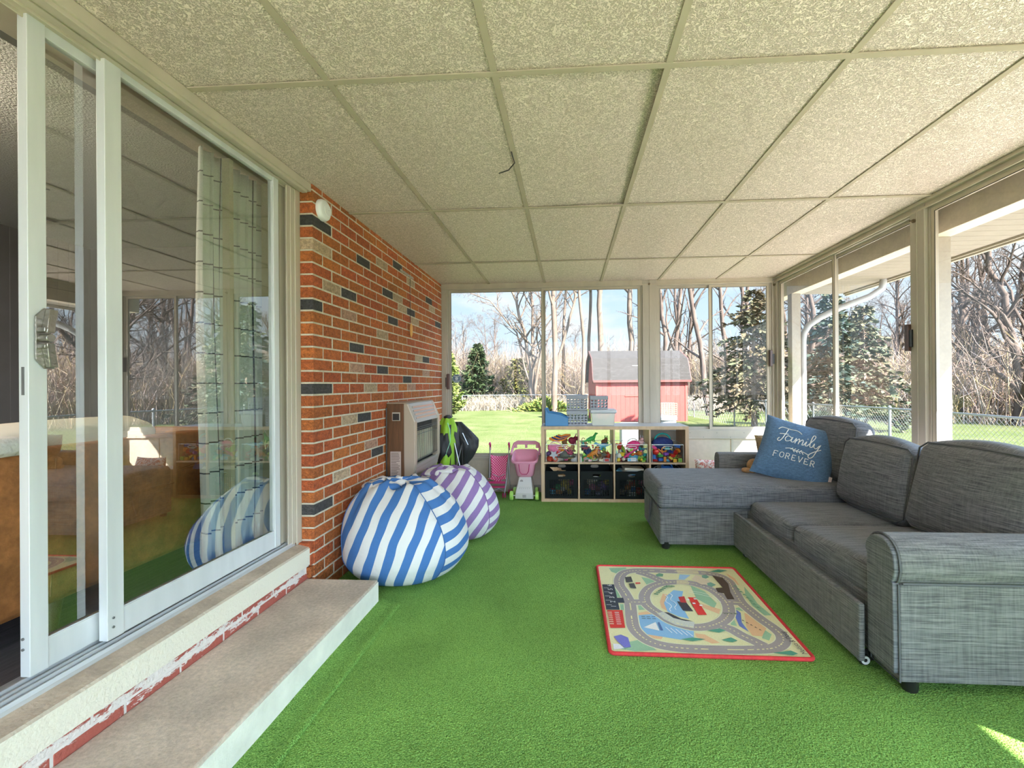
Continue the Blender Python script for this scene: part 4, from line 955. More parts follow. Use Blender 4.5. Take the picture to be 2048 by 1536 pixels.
# numbers and signature, reading away from the viewer
for i in range(6):
    vs_, fs_ = textmesh(str(i+1), .038, 0); lay[0] += .00002; g.col = (.88, .88, .88); x, y = .236, 2.333+.0485*i
    g.add([(x-v.y, y+v.x+.008, lay[0]) for v in vs_], fs_)
vs_, fs_ = textmesh('Melissa & Doug', .046, 0); g.col = (.05, .05, .06); lay[0] += .0001
g.add([(1.006-v.y*.75-v.x*.06, 1.975+v.x*.60, lay[0]) for v in vs_], fs_)
g.build('printed_pile', PMM, pm)
g = MB(); pr_ = rrect(X0_+.007, Y0_+.007, X1_-.007, Y1_-.007, .022)
g.tube([(x, y, .0075) for x, y in pr_], .0085, 8, closed=True); g.build('bound_edge', mat('red_binding', (.62, .035, .04), rough=.8, var=.12, vscale=60), pm, smooth=60)

# ================================================================ cube shelf
BX0, BX1, BY0, BY1, BT = -.283, 1.166, 4.475, 4.862, .752
LT = mat('pale_oak', (.56, .38, .24), rough=.5, var=.12, vscale=5, stretch=(6, 6, 1)); GT = mat('grey_top', (.50, .47, .46), rough=.35, var=.05)
b_ = thing('cube_shelf', 'low eight-cube pale oak shelf full of toy bins below the back windows', 'shelf', ((BX0+BX1)/2, BY1, 0))
W_ = .034; inn = (BX1-BX0-2*W_-3*.016)/4
MB().box(BX0, BY0, 0, BX0+W_, BY1, BT-W_).build('side_panel', LT, b_, bevel=.001); MB().box(BX1-W_, BY0, 0, BX1, BY1, BT-W_).build('side_panel', LT, b_, bevel=.001)
g = MB(); g.box(BX0, BY0, BT-W_, BX1, BY1, BT-.001); tp = g.build('top_panel', LT, b_, bevel=.001)
MB().box(BX0+.001, BY0+.001, BT-.001, BX1-.001, BY1-.001, BT+.0005).build('grey_laminate', GT, tp)
MB().box(BX0+W_, BY0+.001, 0, BX1-W_, BY1, W_-.004).build('bottom_panel', LT, b_, bevel=.001)
ZM = .385; cells = []
for i in range(3): x = BX0+W_+inn*(i+1)+.016*i; MB().box(x, BY0+.001, W_-.004, x+.016, BY1, BT-W_).build('divider', LT, b_, bevel=.001)
for i in range(4): x = BX0+W_+(inn+.016)*i; MB().box(x, BY0+.001, ZM-.008, x+inn, BY1, ZM+.008).build('shelf_board', LT, b_, bevel=.001); cells.append(x)
# ---- perforated plastic wall helper: plane spanned by a,b; cells with an n-gon hole
def perf(mb, o_, a, b, nx, ny, hx, hy, th, inset=.0):
    o_ = Vector(o_); a = Vector(a); b = Vector(b); nn = a.cross(b).normalized()*th
    for i in range(nx):
        for j in range(ny):
            c = o_+a*((i+.5)/nx)+b*((j+.5)/ny); ha = a/nx/2; hb = b/ny/2
            sq = [c+ha*p+hb*q for p, q in ((1, 0), (1, 1), (0, 1), (-1, 1), (-1, 0), (-1, -1), (0, -1), (1, -1))]
            ho = [c+ha*hx*cos(k*pi/4)+hb*hy*sin(k*pi/4) for k in range(8)]
            k0 = len(mb.v); mb.v += [tuple(p) for p in sq+ho]+[tuple(p+nn) for p in sq+ho]
            for k in range(8):
                k2 = (k+1) % 8
                mb.face((k0+k, k0+k2, k0+8+k2, k0+8+k)); mb.face((k0+16+k2, k0+16+k, k0+24+k, k0+24+k2)); mb.face((k0+8+k, k0+8+k2, k0+24+k2, k0+24+k))
def handle_wall(mb, o_, a, b, th, hw, hh, at):   # wall panel with one oval hand hole
    o_ = Vector(o_); a = Vector(a); b = Vector(b); nn = a.cross(b).normalized()*th; n = 24
    c = o_+a*.5+b*at; La, Lb = a.length, b.length
    def edge(ang):
        dx, dy = cos(ang), sin(ang); ex = .5/abs(dx)*La if abs(dx) > 1e-6 else 1e9; lim = ((1-at) if dy > 0 else at)*Lb; ey = lim/abs(dy) if abs(dy) > 1e-6 else 1e9
        r = min(ex, ey); return c+a/La*dx*r+b/Lb*dy*r
    angs = sorted([2*pi*k/n for k in range(n)]+[atan2(s_*((1-at) if s_ > 0 else at)*Lb, t_*.5*La) % (2*pi) for s_ in (-1, 1) for t_ in (-1, 1)])
    def hole(ang):
        ca, sa = cos(ang), sin(ang); return c+a/La*hw*math.copysign(abs(ca)**.5, ca)+b/Lb*hh*math.copysign(abs(sa)**.8, sa)
    E_ = [edge(q) for q in angs]; H_ = [hole(q) for q in angs]; k0 = len(mb.v); m_ = len(angs)
    mb.v += [tuple(p) for p in E_+H_]+[tuple(p+nn) for p in E_+H_]
    for k in range(m_):
        k2 = (k+1) % m_; mb.face((k0+k, k0+k2, k0+m_+k2, k0+m_+k)); mb.face((k0+2*m_+k2, k0+2*m_+k, k0+3*m_+k, k0+3*m_+k2)); mb.face((k0+m_+k, k0+m_+k2, k0+3*m_+k2, k0+3*m_+k))
BKB = mat('dark_green_black', (.004, .0065, .006), rough=.6, spec=.2)
def black_bin(i, label):
    x0 = cells[i]+.008; x1 = cells[i]+inn-.008; y0 = BY0+.012; y1 = BY1-.02; z0 = W_; h = .295; hf = .268
    t_ = thing('perforated_bin', label, 'storage bin', ((x0+x1)/2, (y0+y1)/2, z0-.003), group=None)
    g = MB(); g.box(x0+.012, y0+.012, z0-.003, x1-.012, y1-.012, z0+.004)
    # front: plain border, perforated field, handle band
    fx0, fx1 = x0+.035, x1-.035
    g.box(x0+.004, y0, z0, fx0, y0+.004, z0+hf); g.box(fx1, y0, z0, x1-.004, y0+.004, z0+hf); g.box(fx0, y0, z0, fx1, y0+.004, z0+.025)
    perf(g, (fx0, y0, z0+.025), (fx1-fx0, 0, 0), (0, 0, .165), 11, 11, .78, .56, .004)
    handle_wall(g, (fx0, y0, z0+.19), (fx1-fx0, 0, 0), (0, 0, hf-.19), .004, .040, .014, .5)
    g.box(x0, y0, z0, x0+.004, y1, z0+hf); g.box(x1-.004, y0, z0, x1, y1, z0+hf); g.box(x0+.004, y1-.004, z0, x1-.004, y1, z0+.20)
    handle_wall(g, (x0+.004, y1-.004, z0+.20), (x1-x0-.008, 0, 0), (0, 0, h-.20+.01), .004, .042, .016, .55)
    g.tube([(x0, y0, z0+hf), (x1, y0, z0+hf), (x1, y1, z0+h+.01), (x0, y1, z0+h+.01)], .004, 6, closed=True)
    g.build('shell', BKB, t_, smooth=30); return x0, x1, y0, y1, z0
AC = glassmat('acrylic', refl=.01, tint=(.98, .98, .98)); RIM = mat('acrylic_rim', (.78, .82, .82), rough=.2)
def clear_bin(i, label):
    x0 = cells[i]+.014; x1 = cells[i]+inn-.014; y0 = BY0+.02; y1 = BY1-.03; z0 = ZM+.008; h = .175
    t_ = thing('clear_bin', label, 'storage bin', ((x0+x1)/2, (y0+y1)/2, z0))
    g = MB()
    for bx_ in ((x0, y0, z0, x1, y1, z0+.003), (x0, y0, z0, x1, y0+.003, z0+h), (x0, y1-.003, z0, x1, y1, z0+h), (x0, y0, z0, x0+.003, y1, z0+h), (x1-.003, y0, z0, x1, y1, z0+h)): g.box(*bx_)
    g.build('shell', AC, t_)
    g = MB(); g.tube([(x0, y0, z0+h), (x1, y0, z0+h), (x1, y1, z0+h), (x0, y1, z0+h)], .0032, 6, closed=True); g.tube([(x1, y0, z0+h), (x1, y0, z0)], .0016, 5); g.tube([(x0, y0, z0+h), (x0, y0, z0)], .0016, 5)
    c = ((x0+x1)/2, y0-.002, z0+h-.028); g.tube([(c[0]+.045*math.copysign(abs(cos(a))**.5, cos(a)), c[1], c[2]+.012*math.copysign(abs(sin(a))**.6, sin(a))) for a in [k*pi/10 for k in range(20)]], .0022, 5, closed=True)
    g.build('rim', RIM, t_, smooth=60); return x0, x1, y0, y1, z0
names_ = ['first', 'second', 'third', 'fourth']
CB = [clear_bin(i, '%s clear acrylic bin from the left, %s' % (names_[i], ['topped with a purse and plush toys', 'full of toy dinosaurs', 'full of pink doll things', 'full of bright building blocks'][i])) for i in range(4)]
BB = [black_bin(0, 'black perforated bin at lower left of the shelf with crumpled tan paper'), black_bin(1, 'black perforated bin, second from the left on the bottom shelf'),
      black_bin(2, 'black perforated bin, third from the left, heaped with picture books'), black_bin(3, 'black perforated bin mostly hidden behind the chaise, filled with blue toys')]
# ---- toys
TM = mat('toy_plastic', rough=.35, attr=True); TF = mat('toy_fabric', rough=.9, attr=True, var=.15, vscale=60, bump=.3, bscale=90)
C = dict(red=(.62, .03, .02), orange=(.80, .26, .03), yellow=(.82, .60, .05), lime=(.45, .70, .08), green=(.05, .38, .08), teal=(.03, .38, .36), blue=(.04, .18, .60), sky=(.15, .50, .75), purple=(.22, .07, .35),
         maroon=(.28, .03, .07), pink=(.80, .20, .40), hotpink=(.78, .06, .25), palepink=(.80, .50, .52), tan=(.58, .36, .18), brown=(.22, .10, .04), grey=(.16, .16, .16), silver=(.52, .50, .58), white=(.8, .8, .78), black=(.02, .02, .025), cream=(.75, .65, .48), navy=(.03, .05, .20), lilac=(.45, .36, .62))
def toy(kind, col, x, y, z, s_, rot=0., tilt_=0., col2=None):
    c = C[col]; c2 = C[col2] if col2 else tuple(min(1, q*1.3+.05) for q in c); g = MB(); g.col = c
    M = Matrix.Translation((x, y, z)) @ Matrix.Rotation(rot, 4, 'Z') @ Matrix.Rotation(tilt_, 4, 'Y')
    T = lambda p: tuple(M @ Vector(p)); m = TM
    def bl(p, r, n=7): g.ball(T(p), r if isinstance(r, tuple) else (r, r, r), n, M.to_3x3())
    def tb(pts, r, n=7): g.tube([T(p) for p in pts], r, n)
    if kind == 'building_block':
        g.xbox(M, s_, s_*.6, s_*.5)
        for q in (-.5, .5): tb([(q*s_, 0, s_*.5), (q*s_, 0, s_*.7)], s_*.25)
    elif kind == 'letter_block':
        g.xbox(M, s_, s_, s_); g.col = c2; g.xbox(M @ Matrix.Translation((0, -s_, 0)), s_*.7, s_*.04, s_*.7); g.col = c
        tb([(s_*.4*cos(k*pi/5), -s_*1.06, s_*.4*sin(k*pi/5)) for k in range(11)], s_*.10, 4)
    elif kind == 'ball': bl((0, 0, 0), s_, 8); g.col = c2; tb([(s_*cos(k*pi/8), s_*sin(k*pi/8), 0) for k in range(17)], s_*.06, 4)
    elif kind == 'ring': tb([(s_*cos(k*pi/8), 0, s_*sin(k*pi/8)) for k in range(17)], s_*.28)
    elif kind == 'cup': g.lathe([(0, 0), (s_*.7, 0), (s_, s_*1.3), (s_*.9, s_*1.3), (s_*.62, s_*.1), (0, s_*.1)], (x, y, z), 14)
    elif kind == 'bowl':
        o = len(g.v); g.lathe([(0, 0), (s_*.6, s_*.08), (s_, s_*.5), (s_*.93, s_*.5), (s_*.55, s_*.16), (0, s_*.1)], (0, 0, 0), 18); g.v[o:] = [T(p) for p in g.v[o:]]
    elif kind == 'dinosaur':
        tb([(-s_*1.9, 0, s_*.1), (-s_*1.2, 0, .0), (-s_*.5, 0, s_*.05), (0, 0, s_*.1), (s_*.5, 0, s_*.15), (s_*.85, 0, s_*.5), (s_*1.1, 0, s_*.75), (s_*1.45, 0, s_*.7)], [s_*.04, s_*.14, s_*.33, s_*.42, s_*.34, s_*.2, s_*.22, s_*.09], 9)
        for p in ((-.35, -.25), (-.35, .25), (.35, -.25), (.35, .25)): tb([(p[0]*s_, p[1]*s_, 0), (p[0]*s_*1.15, p[1]*s_*1.1, -s_*.35), (p[0]*s_*1.25, p[1]*s_*1.1, -s_*.62)], [s_*.16, s_*.11, s_*.10], 6)
        g.col = c2
        for k in range(6): q = -.9+k*.32; g.add([T((q*s_, 0, s_*.62-abs(q)*s_*.25)), T(((q-.12)*s_, .01*s_, s_*.3)), T(((q+.12)*s_, -.01*s_, s_*.3))], [(0, 1, 2)])
    elif kind == 'star':
        pts = [(s_*(1 if k % 2 == 0 else .5)*cos(k*pi/5), s_*(1 if k % 2 == 0 else .5)*sin(k*pi/5)) for k in range(10)]; o = len(g.v); g.prism(pts, -s_*.2, s_*.2, 1); g.v[o:] = [T(p) for p in g.v[o:]]
    elif kind == 'plush':
        m = TF; bl((0, 0, 0), (s_, s_*.7, s_*.8)); bl((s_*.5, -s_*.1, s_*.8), s_*.55); g.col = c2; bl((s_*.2, 0, s_*1.5), (s_*.16, s_*.1, s_*.5)); bl((s_*.8, 0, s_*1.4), (s_*.16, s_*.1, s_*.5)); bl((s_*.9, -s_*.4, -.3*s_), s_*.3)
    elif kind == 'bag':
        m = TF; bl((0, 0, 0), (s_*1.3, s_*.6, s_*.8), 9); g.col = c2; tb([(s_*.9*cos(k*pi/8), 0, s_*.5+s_*.7*sin(k*pi/8)) for k in range(9)], s_*.11)
    elif kind == 'scarf':
        m = TF
        for k in range(5): tb([(-s_*1.4+s_*.3*k, 0, s_*.1*k), (-s_*.6+s_*.2*k, -s_*.3, -s_*.3+s_*.15*k), (s_*.4+.1*s_*k, -s_*.25, -s_*.15+s_*.16*k), (s_*1.4, 0, s_*.45)], s_*.17, 6); g.col = c2 if k % 2 == 0 else c
    elif kind == 'hat': m = TF; bl((0, 0, 0), (s_, s_*.8, s_*.7), 9); g.lathe([(s_*.7, -s_*.3), (s_*1.3, -s_*.38), (s_*1.3, -s_*.33), (s_*.7, -s_*.2)], (x, y, z), 18)
    elif kind == 'hook': tb([(0, 0, -s_*1.5), (0, 0, 0)]+[(s_*.5-s_*.5*cos(k*pi/6), 0, s_*.5*sin(k*pi/6)) for k in range(7)], s_*.11)
    elif kind == 'doll': m = TM; bl((0, 0, s_*1.1), s_*.45); tb([(0, 0, s_*.8), (0, 0, 0)], [s_*.25, s_*.4]); g.col = c2; tb([(-s_*.8, 0, s_*.5), (0, 0, s_*.65), (s_*.8, 0, s_*.5)], s_*.12); bl((0, s_*.1, s_*1.3), s_*.4)
    elif kind == 'box': g.xbox(M, s_*1.35, s_*.5, s_*.55); g.col = c2; g.xbox(M @ Matrix.Translation((-s_*.75, -s_*.5, 0)), s_*.45, s_*.03, s_*.4); g.xbox(M @ Matrix.Translation((s_*.5, -s_*.5, s_*.15)), s_*.6, s_*.02, s_*.06)
    elif kind == 'stick': tb([(-s_, 0, 0), (s_, 0, s_*.15)], s_*.14)
    elif kind == 'bow': bl((-s_*.5, 0, 0), (s_*.5, s_*.3, s_*.4), 6); bl((s_*.5, 0, 0), (s_*.5, s_*.3, s_*.4), 6)
    elif kind == 'chain':
        for k in range(6): tb([(s_*(-1.2+.45*k)+s_*.28*cos(a*pi/5), s_*.1*(k % 2), s_*.25*sin(k)+s_*.28*sin(a*pi/5)) for a in range(11)], s_*.08, 5)
    elif kind == 'paper':
        rr_ = random.Random(int(x*1000)); o = len(g.v)
        for k in range(7): a = rr_.uniform(0, 6.28); q = Vector((cos(a), sin(a)*.6, rr_.uniform(-.5, .6)))*s_; w2 = Vector((rr_.uniform(-1, 1), .3, rr_.uniform(-.6, .9)))*s_*.8; g.add([T(-q*.3), T(q), T(q+w2), T(w2*.6)], [(0, 1, 2, 3)])
    elif kind == 'book': g.col = c; g.xbox(M, s_*1.3, s_, s_*.04); g.col = (.8, .78, .7); g.xbox(M @ Matrix.Translation((0, 0, s_*.09)), s_*1.27, s_*.97, s_*.05); g.col = c; g.xbox(M @ Matrix.Translation((0, 0, s_*.18)), s_*1.3, s_, s_*.04)
    return g, m
kinds_ = {'building_block': 'building block', 'letter_block': 'alphabet block'}
def put(where, lst, bin_):
    x0, x1, y0, y1, z0 = bin_
    for (kind, col, fx, fy, z, s_, rot, ti, lab, *c2) in lst:
        g, m = toy(kind, col, x0+fx*(x1-x0), y0+fy*(y1-y0), z0+z, s_, rot, ti, c2[0] if c2 else None)
        nm = {'building_block': 'building_block', 'letter_block': 'letter_block', 'ball': 'toy_ball', 'ring': 'toy_ring', 'cup': 'toy_cup', 'bowl': 'toy_bowl', 'dinosaur': 'toy_dinosaur', 'star': 'star_ornament', 'plush': 'plush_toy', 'bag': 'toy_purse', 'scarf': 'scarf', 'hat': 'toy_hat', 'hook': 'toy_hook', 'doll': 'doll', 'box': 'toy_box', 'stick': 'toy_stick', 'bow': 'toy_bow', 'chain': 'toy_chain', 'paper': 'crumpled_paper', 'book': 'picture_book'}[kind]
        tag(g.build(nm, m, smooth=50), lab+' '+where, kinds_.get(kind, nm.replace('_', ' ')), group='toys '+where)
w1 = 'in the first clear bin'
put(w1, [('scarf', 'orange', .45, .3, .225, .075, 0, 0, 'orange and navy bundled cloth purse on top', 'navy'), ('plush', 'maroon', .86, .35, .20, .045, .4, .5, 'maroon plush with pink ears lying on top', 'palepink'),
         ('bag', 'pink', .30, .2, .125, .062, .1, .15, 'large orchid pink cloth bag at the left', 'palepink'), ('star', 'silver', .25, .06, .072, .046, 0, .3, 'silvery lilac puffy star'), ('stick', 'white', .46, .08, .085, .035, 0, -.4, 'white marker-like stick beside the star'),
         ('hat', 'grey', .66, .35, .060, .075, 0, 0, 'dark grey knitted hat at the lower right'), ('ring', 'red', .30, .06, .026, .020, 0, 0, 'red ring at the bottom'), ('cup', 'red', .14, .08, .006, .022, 0, 0, 'red cup at the bottom left'),
         ('bow', 'hotpink', .66, .05, .020, .018, 0, 0, 'small hot pink bow at the bottom'), ('stick', 'tan', .82, .06, .035, .030, 0, .1, 'tan wooden peg at the bottom right'), ('chain', 'hotpink', .74, .15, .125, .040, 0, .6, 'hot pink bead string'),
         ('plush', 'brown', .60, .3, .185, .035, 1, .3, 'brown plush toy under the purse', 'orange'), ('ball', 'purple', .10, .4, .06, .035, 0, 0, 'purple ball at the left side'), ('doll', 'white', .50, .3, .14, .026, .2, 1.2, 'small doll in white', 'black')], CB[0])
w2 = 'in the second clear bin'
put(w2, [('dinosaur', 'green', .36, .35, .215, .058, .5, -.2, 'tall bright green dinosaur with blue crest', 'blue'), ('hook', 'maroon', .04, .3, .215, .030, 0, 0, 'curly maroon dinosaur tail'), ('dinosaur', 'sky', .72, .25, .150, .055, 3.0, .2, 'teal blue long-necked dinosaur at the right', 'blue'),
         ('dinosaur', 'orange', .42, .08, .082, .058, 0, -.45, 'long orange-tan dinosaur across the front', 'tan'), ('plush', 'brown', .80, .45, .185, .034, 0, 0, 'brown and green tortoise-like toy peeking over the rim', 'green'), ('dinosaur', 'maroon', .14, .25, .125, .036, .4, .3, 'plum red small dinosaur at the left', 'teal'),
         ('star', 'lime', .10, .08, .075, .020, 0, .2, 'small lime star'), ('ring', 'palepink', .42, .07, .040, .012, 0, 0, 'little pink ring'), ('stick', 'teal', .22, .06, .035, .025, 0, .9, 'teal stick'), ('building_block', 'palepink', .30, .06, .016, .018, 0, 0, 'salmon block at the bottom'),
         ('building_block', 'cream', .66, .06, .018, .020, 0, .1, 'cream block at the bottom'), ('building_block', 'red', .84, .06, .018, .020, 0, 0, 'red block at the bottom right'), ('dinosaur', 'grey', .74, .12, .070, .030, 2.6, 0, 'small dark grey dinosaur', 'tan'), ('stick', 'white', .46, .06, .014, .022, 0, 0, 'white bone-like stick'),
         ('dinosaur', 'teal', .10, .35, .170, .030, .2, .6, 'small teal dinosaur under the curly tail', 'green'), ('ball', 'brown', .55, .3, .05, .030, 0, 0, 'brown ball in the middle'), ('dinosaur', 'tan', .90, .3, .06, .028, 1.4, 0, 'little tan dinosaur at the right wall', 'brown'), ('hat', 'grey', .40, .6, .05, .060, 0, 0, 'dark grey bundle at the back')], CB[1])
w3 = 'in the third clear bin'
put(w3, [('bag', 'hotpink', .58, .25, .160, .055, 0, -.2, 'crimson purse with a white looped handle', 'white'), ('bowl', 'lime', .20, .10, .120, .046, 0, 1.2, 'pale lime toy bowl tipped towards the front', 'yellow'), ('plush', 'palepink', .84, .35, .185, .036, 0, -.1, 'grey-pink bunny with upright ears', 'silver'),
         ('stick', 'hotpink', .50, .12, .085, .085, 0, -.55, 'long crimson folded umbrella across the front'), ('doll', 'palepink', .80, .12, .065, .030, 0, .2, 'pale doll with a pink bow', 'hotpink'), ('box', 'white', .50, .05, .026, .030, 0, 0, 'white picture box at the bottom middle', 'sky'),
         ('ball', 'yellow', .08, .08, .020, .020, 0, 0, 'yellow ball at the bottom left'), ('ball', 'cream', .24, .10, .026, .018, 0, 0, 'cream ball at the bottom'), ('ball', 'yellow', .82, .08, .024, .015, 0, 0, 'yellow ball right of the white box'), ('ball', 'green', .92, .10, .028, .020, 0, 0, 'green ball at the bottom right'),
         ('building_block', 'lime', .88, .05, .010, .016, 0, 0, 'lime block at the bottom right'), ('stick', 'sky', .03, .15, .065, .045, 0, 1.5, 'sky blue bottle standing at the left side'), ('scarf', 'orange', .62, .25, .060, .030, 0, 0, 'orange cloth behind the white box', 'red'), ('bow', 'red', .10, .3, .165, .030, 0, 0, 'red patterned bow at the top left'),
         ('cup', 'teal', .94, .2, .05, .022, 0, 0, 'mint green cup at the right side'), ('hat', 'maroon', .45, .55, .055, .070, 0, 0, 'dark red cloth hat at the back')], CB[2])
w4 = 'in the fourth clear bin'
L4 = [('letter_block', 'yellow', .74, .05, .018, .016, 0, 0, 'yellow alphabet block at the bottom right', 'orange'), ('letter_block', 'lime', .90, .06, .022, .018, 0, 0, 'lime green alphabet block at the far right', 'green'), ('ring', 'orange', .40, .06, .125, .022, 0, 0, 'orange ring near the handle'),
      ('ball', 'red', .14, .08, .105, .034, 0, 0, 'red ball at the left'), ('bag', 'navy', .45, .5, .165, .085, 0, 0, 'dark blue cloth heap on top', 'teal'), ('stick', 'orange', .30, .06, .105, .035, 0, .8, 'orange straw-like stick')]
bl = [('orange', .42, .030, .024, 1.5), ('blue', .30, .024, .026, 0), ('red', .14, .016, .024, .1), ('sky', .52, .014, .020, .5), ('yellow', .62, .04, .020, .7), ('red', .68, .060, .026, .1), ('purple', .46, .082, .026, 0), ('navy', .62, .100, .026, .3), ('blue', .10, .045, .026, 1.3),
      ('hotpink', .08, .145, .024, .6), ('orange', .86, .115, .022, .8), ('red', .80, .095, .026, -.5), ('teal', .50, .135, .022, 0), ('green', .28, .062, .024, 0), ('blue', .84, .155, .026, .3), ('brown', .88, .060, .022, 0), ('lime', .22, .085, .022, .4), ('red', .58, .018, .018, 0)]
posn = ['bottom middle', 'lower left', 'bottom left corner', 'bottom centre', 'lower centre', 'centre right', 'middle', 'upper middle', 'left wall', 'top left', 'right side', 'right of centre', 'top middle', 'left of centre', 'top right', 'right wall', 'upper left', 'bottom front']
for k, ((c_, fx, z, s_, ti), ps_) in enumerate(zip(bl, posn)): L4.append(('building_block', c_, fx, .06+.04*(k % 3), z, s_, .3*(k % 4), ti, '%s building block at the %s' % ({'hotpink': 'magenta'}.get(c_, c_), ps_)))
put(w4, L4, CB[3])
rnd = random.Random(77); kn = {'building_block': 'block', 'ball': 'ball', 'ring': 'ring', 'star': 'star', 'bow': 'bow', 'stick': 'peg', 'cup': 'cup', 'dinosaur': 'dinosaur', 'bowl': 'dish', 'doll': 'figure'}
for bi, w_, pal in ((0, w1, 'red pink hotpink brown maroon lilac tan silver grey orange'), (1, w2, 'green teal brown tan orange maroon lime palepink navy red'), (2, w3, 'hotpink pink red palepink yellow lime teal orange sky white'), (3, w4, 'sky green yellow pink teal lime')):
    pal = pal.split(); lst = []; ks = ['ball', 'ring', 'star', 'bow', 'stick', 'cup', 'bowl', 'building_block', 'doll', 'plush']
    kn['plush'] = 'plush toy'
    for k in range(24 if bi < 3 else 9):
        kd = ks[(k*3+bi) % len(ks)]; c_ = pal[(k+(k//len(pal))*3) % len(pal)]; s_ = rnd.uniform(.024, .040)
        lst.append((kd, c_, .10+.80*((k*.37+rnd.random()*.1) % 1), rnd.uniform(.12, .55), .02+.115*((k*.21) % 1), s_, rnd.uniform(0, 3), rnd.uniform(-.6, .6), 'small %s %s buried in the heap' % ({'hotpink': 'magenta', 'palepink': 'pale pink'}.get(c_, c_), kn[kd])))
    put(w_, lst, CB[bi])
put('in the first black bin', [('paper', 'tan', .45, .3, .262, .06, 0, 0, 'crumpled tan paper on top'), ('ball', 'yellow', .62, .24, .12, .055, 0, 0, 'yellow ball behind the holes'), ('ball', 'orange', .42, .24, .06, .045, 0, 0, 'orange ball low behind the holes'), ('box', 'tan', .6, .3, .19, .05, 0, 0, 'tan cardboard box', 'cream'), ('ball', 'red', .25, .24, .05, .035, 0, 0, 'red ball low at the left'), ('ball', 'yellow', .75, .24, .05, .03, 0, 0, 'small yellow ball low at the right')], BB[0])
put('in the second black bin', [('ball', 'purple', .72, .24, .11, .055, 0, 0, 'purple ball behind the holes'), ('ball', 'cream', .35, .24, .15, .045, 0, 0, 'cream ball behind the holes'), ('ball', 'teal', .2, .24, .05, .035, 0, 0, 'teal ball low at the left'), ('ball', 'lilac', .58, .24, .05, .04, 0, 0, 'lilac ball low in the middle'), ('ball', 'lime', .7, .24, .2, .03, 0, 0, 'lime ball near the top of the holes')], BB[1])
put('in the third black bin', [('book', c_, fx, .42, z, .075, rz, ti, lab) for c_, fx, z, rz, ti, lab in (('white', .52, .255, .2, -.12, 'white thin picture book'), ('sky', .40, .235, -.3, .1, 'sky blue picture book'), ('cream', .58, .272, .1, .06, 'cream topmost picture book'), ('navy', .45, .215, .4, 0, 'navy lowest picture book'))]
    +[('box', 'white', .52, .26, .10, .075, 0, 1.57, 'white carton behind the holes', 'red'), ('ball', 'red', .75, .2, .06, .04, 0, 0, 'red ball behind the holes')], BB[2])
put('in the fourth black bin', [('bag', 'blue', .55, .35, .26, .06, 0, 0, 'bright blue cloth bag on top', 'blue'), ('bag', 'white', .25, .3, .25, .045, 0, 0, 'white cloth bag at the left', 'grey')], BB[3])
for bi, w_ in ((0, 'in the first black bin'), (1, 'in the second black bin'), (2, 'in the third black bin')):
    lst = []
    for k, c_ in enumerate([('sky', 'green', 'cream', 'hotpink', 'tan'), ('blue', 'pink', 'maroon', 'yellow', 'white'), ('tan', 'orange', 'blue', 'pink', 'cream')][bi]):
        lst.append(('ball' if k % 2 else 'cup', c_, (.22, .38, .55, .82, .48)[k], .17, (.03, .10, .06, .15, .16)[k], .034, 0, 0, 'small %s %s just behind the holes' % ({'hotpink': 'magenta'}.get(c_, c_), 'ball' if k % 2 else 'cup')))
    put(w_, lst, BB[bi])
# small white bottle between the first divider and second bin
tag(MB().lathe([(0, 0), (.012, 0), (.012, .045), (.006, .052), (.006, .058), (0, .058)], (cells[1]+.010, BY0+.012, ZM+.008), 12).build('small_bottle', WHT, smooth=40), 'small white bottle standing left of the second clear bin', 'bottle')

# ---- on top of the shelf
ZT = BT+.0005
SKB = mat('bright_blue_plastic', (.04, .22, .50), rough=.35)
bt = thing('blue_tray', 'bright blue plastic bin with a scooped rim at the left end of the shelf top', 'bin', (-.13, 4.56, ZT))
x0, x1, y0, y1 = -.243, -.010, 4.50, 4.70
sc_ = [(x0, ZT), (x1, ZT), (x1, ZT+.085), (x1-.035, ZT+.098), (x1-.075, ZT+.118), (x0+.075, ZT+.132), (x0+.035, ZT+.135), (x0+.018, ZT+.172), (x0, ZT+.172)]
g = MB()
g.prism(sc_, y0, y0+.006, 1); g.prism(sc_, y1-.006, y1, 1); g.box(x0, y0, ZT, x0+.006, y1, ZT+.172); g.box(x1-.006, y0, ZT, x1, y1, ZT+.085); g.box(x0, y0, ZT, x1, y1, ZT+.005)
g.build('body', SKB, bt, bevel=.002)
g = MB(); g.tube([(p[0], y0, p[1]) for p in sc_[2:]], .006, 6); g.tube([(p[0], y1, p[1]) for p in sc_[2:]], .006, 6); g.tube([(x1, y0, ZT+.085), (x1, y1, ZT+.085)], .006, 6); g.build('rolled_rim', SKB, bt, smooth=60)
GB = mat('grey_basket', (.30, .31, .37), rough=.45)
